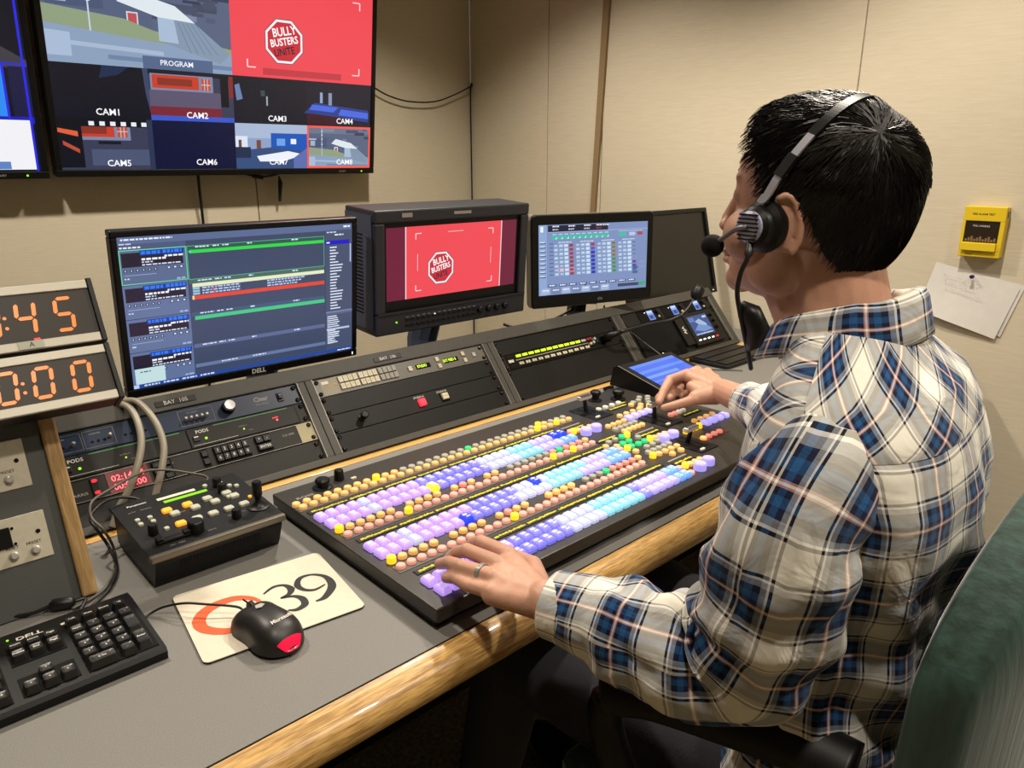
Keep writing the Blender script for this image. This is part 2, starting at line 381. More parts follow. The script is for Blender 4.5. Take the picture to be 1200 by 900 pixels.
# cable from the big screen across to the corner and down
m = MB().mat(CABB); Yc = YW-.03
pts = [at_y(436, 101, Yc), at_y(455, 112, Yc), at_y(480, 119, Yc), at_y(510, 119, Yc), at_y(535, 110, Yc), at_y(552, 101.5, Yc)]
pts[-1] = Vector((XW-.02, YW-.03, pts[-1].z))
pts += [Vector((XW-.012, YW-.012, pts[-1].z-.03)), Vector((XW-.01, YW-.01, 1.2)), Vector((XW-.01, YW-.01, .3))]
m.tube(spline(pts, 6), .0035, 6)
tag(recenter(m.build('video_cable')), 'black cable sagging from the big wall screen to the room corner', 'cable')
m = MB().mat(CABB)
m.tube(spline([at_y(232, 203, Yc), at_y(234, 225, Yc), at_y(238, 262, Yc+.01), at_y(242, 330, Yc+.01), at_y(246, 470, Yc+.01)], 5), .006, 8)
tag(recenter(m.build('power_cable')), 'thick black cable hanging down the wall below the big screen', 'cable')
m = MB().mat(CABB)
m.tube(spline([at_y(276, 201, Yc), at_y(292, 205, Yc), at_y(306, 207, Yc), at_y(318, 206, Yc), at_y(328, 203, Yc), at_y(330, 200, Yc)], 5), .004, 6)
m.tube([at_y(296, 206, Yc), at_y(308, 208, Yc)], .008, 8)
m.tube([at_y(327, 206, Yc), at_y(328.5, 214, Yc), at_y(328, 236, Yc)], [.002, .010, .006], 8)
tag(recenter(m.build('loose_cable')), 'short black lead looping just under the big screen', 'cable')
# ceiling lamps
LAMP = mat('lamp_diffuser', '#ffffff', .5, emis='#ffe9c8', estr=6.)
def downlight(x, y, watts, ang=125, soft=.05, lab='', blend=.6):
    t = thing('downlight', lab, 'lamp', loc=(x, y, HC-.03), group='ceiling downlights')
    MB().mat(ALUL).lathe([(.10, .03), (.10, .018), (.085, .006), (.08, .02)], 28).build('trim_ring', t)
    MB().mat(LAMP).lathe([(.078, .022), (.078, .0225)], 28).build('diffuser', t)
    l = bpy.data.lights.new('spot', 'SPOT'); l.energy = watts; l.spot_size = R(ang); l.spot_blend = blend; l.shadow_soft_size = soft; l.color = (1, .90, .765)
    o = bpy.data.objects.new('spot', l); COL.objects.link(o); o.location = (x, y, HC-.06)
    return o
LL = 'round ceiling downlight out of the frame above the '
downlight(.15, 1.95, 100, lab=LL+'wall screens')
downlight(1.55, 1.95, 105, lab=LL+'room corner')
downlight(.30, -.05, 70, lab=LL+'near end of the desk')
downlight(1.7, .75, 108, lab=LL+'yellow box on the wall')
downlight(1.3, -.75, 85, lab=LL+'space behind the chair')
# ---------------------------------------------------------------- displays
class Scr(MB):
    """a flat picture: coordinates u (left to right) and v (top to bottom) from 0 to 1"""
    def __init__(s, W, H, M=None):
        super().__init__(M); s.W = W; s.H = H; s.k = 0; s.mat(SCR); s.M0 = s.M.copy()
    def _l(s): s.k += 1; return .00025+s.k*.000004
    def r(s, u0, v0, u1, v1, c):
        s.color(c); z = s._l(); W, H = s.W, s.H
        return s.poly([(u0*W, H-v1*H), (u1*W, H-v1*H), (u1*W, H-v0*H), (u0*W, H-v0*H)], z)
    def p(s, pts, c):
        s.color(c); z = s._l(); return s.poly([(a*s.W, s.H-b*s.H) for a, b in pts], z)
    def t(s, txt, u, v, h, c, wide=1., bold=0., rot=0.):
        s.color(c); return s.text(txt, u*s.W, s.H-v*s.H, h*s.H, s._l(), bold=bold, wide=wide, rot=rot)
    def fr(s, u0, v0, u1, v1, w, c):
        wu = w*s.H/s.W; s.r(u0, v0, u1, v0+w, c); s.r(u0, v1-w, u1, v1, c); s.r(u0, v0, u0+wu, v1, c); s.r(u1-wu, v0, u1, v1, c)
    def lines(s, u0, v0, u1, n, dv, h, c, seed=0, mn=.4):
        rd = random.Random(seed)
        for i in range(n): s.r(u0, v0+i*dv, u0+(u1-u0)*rd.uniform(mn, 1), v0+i*dv+h, c)
    def dash(s, u0, v, u1, h, c, seed=0):
        rd = random.Random(seed); u = u0
        while u < u1:
            w = rd.uniform(.006, .02); s.r(u, v, min(u+w, u1), v+h, c); u += w+.004
def tframe(TL, TR, BL, Y, tilt, yaw=0.):
    """plane through depth Y leaning by tilt degrees, pinned to three sight lines; returns frame at the bottom left corner, width, height"""
    x = Vector((math.cos(R(yaw)), math.sin(R(yaw)), 0)); y = Matrix.Rotation(R(tilt), 3, x) @ Vector((0, 0, 1)); n = x.cross(y)
    P0 = at_y(*BL, Y); a = at_plane(*TL, P0, n); b = at_plane(*TR, P0, n)
    W = (b-a).dot(x); H = ((a-P0).dot(y)+(b-P0).dot(y))/2
    m = Matrix((x, y, n)).transposed().to_4x4(); m.translation = P0
    return m, W, H
# ---- the big wall screens: local x right, y up, z out of the glass
def wall_tv(M, W, H, label, draw, brand_x):
    t = thing('wall_television', label, 'television', M, 'screens mounted on the back wall'); e = .02
    b = MB().mat(BLK); b.box(-e, W+e, -e-.004, 0, -.05, .006, .003); b.box(-e, W+e, H, H+e, -.05, .006, .003)
    b.box(-e, 0, 0, H, -.05, .006, .003); b.box(W, W+e, 0, H, -.05, .006, .003); b.box(0, W, 0, H, -.05, -.002)
    bz = b.build('bezel', t); s = Scr(W, H); draw(s); s.build('screen_picture', t)
    MB().mat(GRYP).text('SHARP', brand_x, -.013, .008, .0065).build('brand_lettering', bz)
    MB().mat(GRN).plate(W-.045, -.013, .006, .006, .003, .006, .0075).build('power_light', bz)
    MB().mat(BLKM).box(W*.3, W*.7, H*.2, H*.8, -.09, -.05, .004).build('wall_bracket', t)
    return t
W1, H1 = 1.216, .684
tilt = R(8)
def tvM(x, z): 
    m = Matrix(((1, 0, 0), (0, -math.sin(tilt), math.cos(tilt)), (0, 0, 0))); X = Vector((1, 0, 0)); Yv = Vector((0, -math.sin(tilt), math.cos(tilt))); N = X.cross(Yv)
    m = Matrix((X, Yv, N)).transposed().to_4x4(); m.translation = Vector((x, 2.965, z)); return m
def studio(s, u0, v0, w, h, warm=True):
    s.r(u0, v0, u0+w, v0+h, '#3a3d55'); s.r(u0, v0, u0+w, v0+h*.10, '#1a1c28')
    s.r(u0+w*.02, v0+h*.08, u0+w*.75, v0+h*.42, '#7c89a8'); s.r(u0+w*.04, v0+h*.10, u0+w*.58, v0+h*.36, '#c8402c'); s.r(u0+w*.10, v0+h*.16, u0+w*.5, v0+h*.3, '#8a3328')
    s.r(u0+w*.61, v0+h*.13, u0+w*.72, v0+h*.36, '#c4503c')
    for k in (1, 2): s.r(u0+w*(.61+.037*k)-.001, v0+h*.13, u0+w*(.61+.037*k)+.001, v0+h*.36, '#c9ced8')
    s.r(u0+w*.61, v0+h*.24, u0+w*.72, v0+h*.255, '#c9ced8')
def stadium(s, u0, v0, w, h, full=True):
    f = lambda a, b: (u0+w*a, v0+h*b)
    s.r(u0, v0, u0+w, v0+h, '#5a6580'); rd = random.Random(3)
    s.r(u0, v0, u0+w, v0+h*.18, '#6c7690')
    for i in range(46 if full else 14):
        a, b = rd.random()*.9, rd.random()*.5; c = rd.choice(['#454c62', '#525b74', '#4a5168', '#7c86a0', '#39405a'])
        s.r(*f(a, b), *f(min(1, a+rd.uniform(.05, .2)), b+rd.uniform(.02, .08)), c)
    s.p([f(0, .3), f(.3, .26), f(.55, .3), f(.55, .62), f(0, .58)], '#56627f'); s.p([f(.02, .3), f(.3, .28), f(.3, .5), f(.02, .5)], '#4c5877')
    s.r(*f(.02, .30), *f(.14, .33), '#b9c6d8'); s.r(*f(.05, .35), *f(.12, .47), '#9fb4cc'); s.r(*f(.42, .50), *f(.47, .68), '#c0525a'); s.fr(*f(.415, .49), *f(.475, .69), .006, '#d9d9e0')
    s.p([f(0, .5), f(.4, .56), f(.55, .64), f(1, .75), f(1, .8), f(.5, .74), f(0, .66)], '#8fa080'); s.p([f(0, .66), f(.5, .74), f(1, .8), f(1, 1), f(0, 1)], '#8ba0bd')
    s.p([f(0, .72), f(.12, .73), f(.12, .94), f(0, .94)], '#a9bcd6'); s.p([f(.12, .8), f(.6, .83), f(.6, .87), f(.12, .84)], '#a7b9d2'); s.p([f(.3, .9), f(1, .92), f(1, .96), f(.3, .94)], '#6f84a6')
    s.p([f(.58, .50), f(.78, .52), f(.99, .80), f(.93, .90), f(.60, .74)], '#8497ad'); s.p([f(.58, .50), f(.67, .52), f(.69, .74), f(.58, .73)], '#a8bdd6')
    for k in range(5): s.p([f(.69+.025*k, .54), f(.694+.025*k, .54), f(.76+.04*k, .82), f(.755+.04*k, .82)], '#6b7d95')
    s.p([f(.37, .41), f(.44, .30), f(.68, .39), f(.79, .53), f(.58, .51)], '#dfe9ee')
    s.r(*f(.22, -.0 if full else 0), *f(.228, .7), '#c6d2e4')
    for b in (.12, .2, .3, .42): s.r(*f(.215, b), *f(.236, b+.02), '#e4ecf6')
def bully(s, u0, v0, w, h, margin=.06, big=1.):
    """red 'bully busters' card; only the stop sign and its lettering"""
    f = lambda a, b: (u0+w*a, v0+h*b); asp = (w*s.W)/(h*s.H)
    s.r(u0, v0, u0+w, v0+h, '#f04a56'); cx, cy, r = .35, .61, .25
    def octo(rr, c): s.p([f(cx+rr*math.cos(R(22.5+45*k))/asp, cy-rr*math.sin(R(22.5+45*k))) for k in range(8)], c)
    octo(r, '#22304a'); octo(r*.97, '#f3eef0'); octo(r*.86, '#c92a3a')
    for i, (tx, dv) in enumerate((('BULLY', -.105), ('BUSTERS', 0), ('UNITE', .105))):
        s.t(tx, *f(cx, cy+dv), h*.078*(1.15 if i == 0 else 1), '#ffffff' if i < 2 else '#1c2030', wide=.82, bold=.02, rot=R(12))
    L = .08
    for a, b, sx, sy in ((.1, .1, 1, 1), (.9, .1, -1, 1), (.1, .9, 1, -1), (.9, .9, -1, -1)):
        x0, x1 = sorted((a, a+sx*L/asp*1.2)); y0, y1 = sorted((b, b+sy*L))
        s.r(*f(x0, b-.006), *f(x1, b+.006), '#ffd6d6'); s.r(*f(a-.004, y0), *f(a+.004, y1), '#ffd6d6')
def draw_multi(s):
    s.r(0, 0, 1, 1, '#0a0c16'); stadium(s, 0, .0, .5, .5); s.r(.24, .44, .44, .5, '#55678c'); s.t('PROGRAM', .335, .468, .026, '#f4f6ff', bold=.012)
    bully(s, .5, 0, .5, .5); s.r(.6, .45, .88, .485, '#c23a46')
    s.r(0, .5, .25, .75, '#10121f'); s.p([(.13, .5), (.2, .5), (.17, .54), (.12, .56)], '#1e2d4c'); s.p([(.235, .5), (.25, .5), (.25, .72), (.24, .62)], '#3b4664')
    studio(s, .25, .5, .25, .25); s.r(.25, .68, .46, .73, '#7a2634'); s.r(.25, .60, .46, .68, '#5d5570'); s.r(.25, .725, .5, .75, '#3b58c8'); s.r(.46, .51, .485, .67, '#11131c'); s.r(.487, .51, .5, .62, '#8a2b2b')
    s.r(.5, .5, .75, .75, '#161826'); s.p([(.505, .55), (.52, .54), (.53, .62), (.51, .63)], '#6b7fae'); s.r(.59, .57, .604, .6, '#3c4a50'); s.r(.608, .6, .613, .65, '#9fb0ba')
    s.r(.75, .5, 1, .75, '#1a1b2c'); s.p([(.78, .62), (.99, .65), (.99, .72), (.74, .68)], '#2a3f8a'); s.p([(.77, .63), (.87, .64), (.85, .67), (.76, .66)], '#4a6ae0'); s.p([(.88, .65), (.99, .665), (.99, .70), (.87, .685)], '#4a6ae0'); s.r(.80, .56, .81, .62, '#93a5c8'); s.r(.832, .56, .845, .63, '#8794b0')
    s.p([(.75, .68), (.9, .70), (.88, .74), (.75, .74)], '#3c1626')
    studio(s, .0, .75, .25, .25); s.r(0, .75, .25, .79, '#0d0f18'); s.r(0, .79, .06, .99, '#0e111c'); s.p([(0, .8), (.05, .815), (.05, .84), (0, .82)], '#e0603a'); s.p([(.01, .86), (.05, .9), (.05, .92), (.01, .88)], '#b85038')
    for k in range(6): s.r(.08+.028*k, .765, .094+.028*k, .785, '#e9eef6')
    s.r(.08, .9, .25, .98, '#4b5674'); s.r(.235, .75, .25, 1, '#2b3554'); s.r(.10, .86, .16, .875, '#161922')
    s.r(.25, .75, .5, 1, '#0c1236')
    s.r(.5, .75, .75, 1, '#8fa3c8'); s.r(.5, .75, .75, .83, '#a9bad6'); s.r(.62, .80, .75, .93, '#1f57b8'); s.r(.5, .82, .54, .92, '#dde6f6'); s.r(.51, .84, .52, .9, '#6b4a3a'); s.r(.57, .84, .585, .9, '#7a4a38'); s.r(.64, .83, .67, .87, '#6ea4e4'); s.r(.69, .83, .71, .86, '#e8f0ff')
    s.p([(.5, .9), (.62, .88), (.75, .9), (.75, 1), (.5, 1)], '#38507e'); s.p([(.57, .93), (.68, .9), (.74, .92), (.66, .96), (.58, .96)], '#eef2ff'); s.r(.5, .88, .55, .94, '#24304c'); s.p([(.70, .94), (.75, .88), (.75, 1), (.7, 1)], '#5f6fae')
    stadium(s, .75, .75, .25, .25, False); s.fr(.75, .75, 1, 1, .012, '#ff5a4a')
    for i, (a, b) in enumerate(((.125, .72), (.375, .72), (.635, .72), (.885, .72), (.14, .97), (.395, .965), (.635, .965), (.885, .965))):
        s.t('CAM%d' % (i+1), a+.01, b, .032, '#ffffff', bold=.012)
wall_tv(tvM(.651, 1.322), W1, H1, 'large black wall screen showing the red card and rows of camera views', draw_multi, W1-.14)
def draw_left(s):
    s.r(0, 0, 1, 1, '#0e1220'); s.p([(.9, .46), (.94, .44), (1, .5), (1, .55), (.9, .52)], '#3f3c46')
    s.r(.5, .52, .945, .72, '#e8502e'); s.r(.905, .52, .945, .76, '#2f8cf0'); s.r(.86, .52, .905, .73, '#e8503c'); s.r(.955, .53, 1, .75, '#1a1a40'); s.r(.3, .75, 1, .78, '#2020b8')
    s.t('51', .90, .735, .05, '#f0f0ff', bold=.01); s.r(.5, .765, .99, .992, '#f2f2f6'); s.r(.5, .515, 1, .523, '#2a2ae0'); s.r(.94, .515, .946, .76, '#2a2ae0'); s.r(.988, 0, .994, 1, '#2a2ae0')
    for k in range(4): s.t(('on your smarts', 'sure cut', 'yes', 'steps!')[k], .87, .82+.026*k, .016, '#8a8a92')
    s.r(.84, .955, .93, .99, '#5f84c4'); s.t('D', .885, .972, .025, '#e8eefc')
wall_tv(tvM(.590-W1, 1.318), W1, H1, 'wall screen at the far left, mostly out of frame, with white and blue picture', draw_left, W1-.12)
# ---- the 24 inch computer monitor
M, W, H = tframe((131, 271), (421, 254), (150, 468), 1.55, 7)
t = thing('computer_monitor', 'wide black computer monitor with a playlist screen, nearest the digital clocks', 'monitor', M)
b = MB().mat(BLK); e = .013
b.box(0, W, 0, .019, -.022, .004, .003); b.box(0, W, H-e, H, -.022, .004, .003); b.box(0, e, .019, H-e, -.022, .004, .003); b.box(W-e, W, .019, H-e, -.022, .004, .003); b.box(e, W-e, .019, H-e, -.022, -.001); b.box(.05, W-.05, .05, H-.04, -.045, -.022, .01)
bz = b.build('housing', t)
MB().mat(WHT).text('DELL', W*.52, .0095, .0105, .0045, bold=.03).build('brand_lettering', bz)
MB().mat(WLED).box(W-.014, W-.0125, .006, .012, .004, .005).build('power_light', bz)
s = Scr(W-2*e, H-.019-e, Matrix.Translation((e, .019, 0)))
BG, MID, LT = '#3f4a66', '#566688', '#6d7ea6'
s.r(0, 0, 1, 1, BG); s.r(0, 0, 1, .045, '#5c6c94'); s.r(0, .045, .25, .085, '#4c5a7c'); s.dash(.012, .012, .2, .010, '#e8f0ff', 1); s.dash(.005, .04, .05, .008, '#c8d4ec', 2); s.dash(.005, .062, .08, .01, '#e8f0ff', 3)
for k in range(4):
    v = .08+k*.225; h = .22
    s.r(0, v, .245, v+h, '#62739b' if k else '#5b6b90'); s.r(.008, v+.02, .235, v+.11, '#221c2e'); s.r(.075, v+.008, .24, v+.04, '#0e3a9c'); s.dash(.08, v+.014, .15, .02, '#2f7af0', 5+k); s.dash(.16, v+.012, .235, .022, '#2f7af0', 9+k)
    s.dash(.165, v+.046, .235, .012, '#eaf2ff', 13+k); s.dash(.08, v+.058, .17, .013, '#f4f8ff', 17+k); s.dash(.08, v+.078, .12, .009, '#c6d2ea', 21+k); s.dash(.08, v+.096, .225, .008, '#dbe5f8', 25+k)
    for j in range(6): s.r(.012+.022*j, v+.124, .024+.022*j, v+.140, '#2e3852'); s.r(.016+.022*j, v+.128, .020+.022*j, v+.136, '#dfe8fa')
    for j in range(3): s.r(.17+.024*j, v+.120, .186+.024*j, v+.138, '#3a4664'); s.r(.174+.024*j, v+.124, .182+.024*j, v+.134, '#dfe8fa')
    s.r(.012, v+.16, .13, v+.163, '#a9b8d8'); s.dash(.012, v+.178, .03, .009, '#c8d4ee', 31+k); s.dash(.205, v+.2, .24, .012, '#9fb2dc', 33+k)
    u0 = .262; s.r(.25, v, .855, v+.028, ['#2f5a50', '#4a6a60', '#43577a', '#5f6a94'][k])
    for j, u in enumerate((.285, .315, .355, .395)): s.dash(u, v+.006, u+.028, .008, '#dfe9fa', 40+j+4*k)
    s.dash(.5, v+.006, .52, .009, '#dfe9fa', 60+k); s.dash(.70, v+.006, .73, .009, '#dfe9fa', 64+k)
s.r(.262, .108, .855, .130, '#35d848'); s.p([(.255, .119), (.265, .106), (.268, .132)], '#49e8a0'); s.fr(0, .08, .248, .30, .005, '#6ee0a8'); s.fr(.25, .08, .857, .305, .004, '#58b894')
s.r(.262, .333, .855, .358, '#e6ecc8')
for j in range(3): s.r(.262, .36+.018*j, .29, .374+.018*j, '#9ac6d8'); s.dash(.30, .362+.018*j, .46, .010, '#b9cbf0', 70+j); s.dash(.58, .362+.018*j, .76-.02*j, .010, '#b9cbf0', 76+j)
s.r(.262, .415, .855, .442, '#e4482e'); s.r(.258, .415, .266, .442, '#f4d8a0'); s.r(.345, .36, .35, .414, '#e05a68'); s.r(.262, .558, .855, .584, '#46c884')
s.r(.25, .90, .857, .925, '#6878a0'); s.dash(.36, .905, .43, .008, '#dbe5f8', 90); s.dash(.50, .905, .56, .009, '#dbe5f8', 91)
s.r(.862, .045, 1, .985, '#46526e'); s.dash(.87, .052, .92, .009, '#c9d6ee', 92); s.dash(.91, .072, .955, .010, '#e6eefc', 93); s.r(.862, .118, .985, .148, '#1414c8'); s.dash(.868, .128, .885, .01, '#e8eefc', 95); s.r(.988, .15, .994, .29, '#b6c8f0')
s.lines(.885, .165, .955, 22, .0225, .009, '#dfe8fa', 4, .35); s.r(.862, .665, 1, .672, '#8291b6'); s.r(.862, .672, 1, .69, '#5a688c'); s.lines(.868, .70, .935, 14, .0165, .008, '#dfe8fa', 5, .3); s.r(.865, .80, .985, .815, '#b9c9e8'); s.lines(.868, .83, .935, 6, .0165, .008, '#dfe8fa', 6, .4)
s.r(.01, .865, .125, .975, '#c3dfe2'); s.dash(.03, .885, .07, .008, '#46646e', 97); s.r(0, .972, 1, 1, '#2a4a98'); s.r(.0, .974, .02, .998, '#b9cdf4')
for k in range(4): s.dash(.04+.075*k, .98, .10+.075*k, .011, '#cfdcf6', 99+k)
s.dash(.92, .985, .99, .008, '#e8f0ff', 104); s.dash(.955, .012, .99, .013, '#f0f6ff', 105)
s.build('screen_picture', t)
def arm(parent, M, x, y0, back=.05, plate_w=.12, foot=None, pname='stand'):
    """neck behind a display down to a foot clamped on the console top"""
    I = M.inverted(); b = MB().mat(SONYS); f = Vector(foot); top = Vector((f.x, f.y, 0))
    a = M @ Vector((x, y0, -back)); p1 = Vector((a.x, a.y+.05, a.z)); p2 = Vector((f.x, f.y, f.z+.02))
    b.tube([a, p1, (p1+p2)/2+Vector((0, .02, 0)), p2], [.022, .022, .02, .02], 10, flat=2.2); b.mat(FRAME); b.lathe([(.05, 0), (.05, .012), (.035, .02), (0, .02)], 20, Matrix.Translation(f))
    b.v = [tuple(I @ Vector(p)) for p in b.v]; return b.build(pname, parent)
arm(t, M, W*.62, .06, .04, foot=(M.translation.x+W*.62, 1.64, DZ))
# ---- deep broadcast monitor
M, W, H = tframe((442, 245), (623, 240), (441, 396), 1.5, 4)
t = thing('broadcast_monitor', 'deep boxy broadcast monitor with a red picture and button strip, left of the touch screen', 'monitor', M)
b = MB().mat(SONY); D = .13
hz = .058
b.box(0, W, 0, hz-.004, -D, 0, .004); b.box(0, W, H-.03, H, -D, 0, .004); b.box(0, .028, hz-.004, H-.03, -D, 0, .004); b.box(W-.028, W, hz-.004, H-.03, -D, 0, .004); b.box(.02, W-.02, hz-.01, H-.02, -D, -.012)
b.box(.004, W-.004, hz-.006, hz-.001, 0, .003)
case = b.build('housing', t)
b = MB().mat(SONYS); b.box(-.0025, 0, .015, H-.012, -D+.004, -.012); b.mat(BLKM)
for k in range(22): b.box(-.0032, -.0024, .05+.009*k, .0535+.009*k, -D+.02, -.05)
b.build('vented_side', t)
# recessed glass
X0, X1, Y0_, Y1_ = .036, W-.038, .082, H-.042
b = MB().mat(BLK); b.box(.028, W-.028, hz-.004, H-.03, -.012, -.009); b.build('inner_mask', t)
s = Scr(X1-X0, Y1_-Y0_, Matrix.Translation((X0, Y0_, -.0085)))
s.r(0, 0, 1, 1, '#8a1c3c'); s.M = s.M0 @ Matrix.Translation((0, 0, 0)); bully(s, .13, 0, .745, 1)
s.r(.13, 0, .137, 1, '#f4d8dc'); s.r(.868, 0, .875, 1, '#f4d8dc'); s.r(.0, 0, .13, 1, '#6e1838'); s.r(.875, 0, 1, 1, '#6e1838')
s.r(.13, 0, .137, 1, '#f4d8dc'); s.r(.868, 0, .875, 1, '#f4d8dc'); s.r(.44, .10, .56, .11, '#f4b8bc'); s.r(.215, .38, .22, .62, '#f4b8bc'); s.r(.785, .38, .79, .62, '#f4b8bc')
s.build('screen_picture', t)
MB().mat(GRYP).box(.075, .105, H-.018, H-.008, 0, .0012).build('name_badge', t); MB().mat(GRYP).box(W*.47, W*.47+.055, H-.017, H-.010, 0, .0012).build('maker_badge', t)
b = MB()
for k in range(14):
    x = .085+k*.0165; b.mat(BLK2); b.box(x, x+.012, .030, .036, 0, .003, .0008); b.box(x, x+.012, .016, .022, 0, .003, .0008); b.mat(GRYP); b.box(x+.002, x+.010, .039, .0402, 0, .0005)
b.build('button_row', t)
for k in range(4):
    MB(Matrix.Translation((.325+.03*k, .028, 0))).mat(BLK2).lathe([(.009, 0), (.009, .008), (.007, .010), (0, .010)], 16).build('control_knob', t)
b = MB().mat(GRN); b.plate(.058, .030, .004, .004, .002, 0, .002); b.build('power_light', t); b = MB().mat(WLED); b.plate(.175, .036, .003, .003, .0015, 0, .002); b.build('status_light', t)
arm(t, M, W*.55, .03, .10, foot=(M.translation.x+W*.47, 1.64, DZ))
# ---- touch screen
M, W, H = tframe((625, 252.5), (768, 247.5), (623, 362), 1.52, -2, -17)
t = thing('touch_screen_monitor', 'black-rimmed touch screen full of coloured router buttons, in front of the dark monitor', 'monitor', M)
b = MB().mat(BLK); b.plate(W/2, H/2, W, H, .012, -.03, .004, .002); bz = b.build('housing', t)
MB().mat(ALU).plate(W/2, H/2, W+.004, H+.004, .013, -.022, -.002).build('rim', t)
ex, e0, e1 = .022, .036, .028
s = Scr(W-2*ex, H-e0-e1, Matrix.Translation((ex, e0, .0042)))
s.r(0, 0, 1, 1, '#7f92bf'); s.r(0, 0, .07, 1, '#8fa9d4'); s.r(.015, .02, .04, .10, '#e8f4f0'); s.r(.08, .01, .62, .10, '#242438')
for k, u in enumerate((.12, .26, .40, .51)): s.dash(u, .015, u+(.06 if k < 3 else .12), .02, '#e0e6f4', 110+k); s.dash(u, .06, u+.05, .018, '#c8d0e4' if k < 3 else '#a83a52', 115+k)
s.r(.08, .10, 1, .108, '#a9bade')
for k in range(10): s.r(.115+.052*k, .15, .16+.052*k, .205, '#43c0a8'); s.p([(.14+.052*k, .205), (.16+.052*k, .17), (.16+.052*k, .205)], '#c4ece4'); s.dash(.12+.052*k, .13, .155+.052*k, .012, '#d8e4f6', 120+k)
s.r(.72, .15, .79, .205, '#43c0a8'); s.r(.82, .15, .88, .20, '#b9c9e8'); s.r(.90, .15, .95, .195, '#b0484a'); s.r(.72, .125, .95, .132, '#c9d6f0')
for g in range(4):
    g0 = .13+.195*g
    s.dash(g0+.04, .245, g0+.16, .014, '#d8e4f8', 140+g)
    for r_ in range(8):
        v = .275+.058*r_
        for c_ in range(4):
            u = g0+.045*c_+.006*r_/4
            if g == 3 and c_ == 3: col = ['#7f92bf']*4+['#8fa0c8', '#7a48a8', '#4a58b0', '#3f74c8']; col = col[r_]
            elif c_ == 3: col = [['#a84850']*8, ['#a84850', '#6a58d0']+['#2c34c0']*6, ['#97854a']*4+['#5a9a58']*4][g][r_] if g < 3 else '#9db0d8'
            elif c_ == 2: col = '#c2dcf2'
            else: col = ('#93a8d2', '#a9c4d8')[(r_+c_) % 2]
            s.r(u, v+.004, u+.036, v+.046, col)
            s.r(u+.006, v+.018, u+.028, v+.028, '#dce8f8' if c_ < 3 else '#4a4a6a')
s.fr(.17, .275+.058*6, .215, .275+.058*6+.05, .006, '#ffb0a0'); s.fr(.262, .275+.058*6, .31, .275+.058*6+.05, .006, '#ff8a8a')
for k in range(9): s.r(.005, .25+.06*k, .06, .265+.06*k, '#4f5f88'); s.r(.01, .235+.06*k, .05, .247+.06*k, '#dfeaf8'); s.r(.09, .26+.055*k, .125, .275+.055*k, '#5b6c96')
for k in range(9): s.r(.08+.092*k, .845, .155+.092*k, .885, '#55668e'); s.dash(.09+.092*k, .853, .14+.092*k, .018, '#e8f0fc', 150+k)
for k in range(7): s.r(.02+.09*k, .90, .095+.09*k, .985, ('#a4b8da', '#7486ac')[k % 2]); s.dash(.03+.09*k, .92, .085+.09*k, .02, '#e8f0fc', 160+k)
s.r(.72, .91, .92, .955, '#3c4866'); s.r(.92, .905, .985, .955, '#3fa878')
for k in range(2): s.r(.86, .66+.07*k, .91, .70+.07*k, '#52648c'); s.r(.925, .58+.07*k, .985, .62+.07*k, '#8498c4')
s.build('screen_picture', t)
MB().mat(GRYP).text('elo', W*.55, .014, .010, .0043).build('brand_lettering', bz)
b = MB(); I = M.inverted()
b.mat(BLK2); a = M @ Vector((W*.5, .03, -.03)); f = Vector((1.70, 1.56, DZ+.012))
b.tube([a, a+Vector((.02, .06, -.01)), Vector((1.66, 1.50, 1.0)), f], [.03, .028, .024, .022], 10, flat=1.6); b.lathe([(.05, -.012), (.05, .0), (.03, .01), (0, .01)], 18, Matrix.Translation(f)); b.v = [tuple(I @ Vector(p)) for p in b.v]; b.build('stand', t)
# ---- switched-off monitor behind it
M, W, H = tframe((720, 246), (823, 247.5), (742, 362), 1.53, -14, 0)
t = thing('standby_monitor', 'switched-off plain black monitor leaning behind the touch screen', 'monitor', M)
b = MB().mat(BLK2); e = .016; b.box(0, W, 0, e*1.4, -.03, .006, .003); b.box(0, W, H-e, H, -.03, .006, .003); b.box(0, e, e, H-e, -.03, .006, .003); b.box(W-e, W, e, H-e, -.03, .006, .003); b.box(e, W-e, e, H-e, -.03, -.004)
b.build('housing', t); MB().mat(mat('dark_glass', '#15130f', .3)).box(e, W-e, e*1.4, H-e, -.004, -.002).build('dark_screen', t)
MB().mat(ALU).box(W*.42, W*.50, .004, .012, .006, .0075).build('badge', t); MB().mat(WLED).box(W-.03, W-.027, .009, .012, .006, .007).build('power_light', t)
# ---- two LED clocks stacked on the side console
SEG = {'0': 'abcdef', '1': 'bc', '2': 'abged', '3': 'abgcd', '4': 'fgbc', '5': 'afgcd'}
def seg7(mb, ch, x, y, w, h, t, z):
    P = {'a': ((0, h), (w, h)), 'g': ((0, h/2), (w, h/2)), 'd': ((0, 0), (w, 0)), 'f': ((0, h/2), (0, h)), 'e': ((0, 0), (0, h/2)), 'b': ((w, h/2), (w, h)), 'c': ((w, 0), (w, h/2))}
    for s_ in SEG[ch]:
        (ax, ay), (bx, by) = P[s_]; d = Vector((bx-ax, by-ay, 0)).normalized(); n = Vector((-d.y, d.x, 0))*t/2; a = Vector((ax, ay, 0))+d*t*.25; b_ = Vector((bx, by, 0))-d*t*.25
        pts = [a, a+d*t*.5+n, b_-d*t*.5+n, b_, b_-d*t*.5-n, a+d*t*.5-n]; mb.poly([(x+p.x+.12*(p.y), y+p.y) for p in pts], z)
CLKF = mat('smoked_clock_window', '#3a3530', .45, spec=.25)
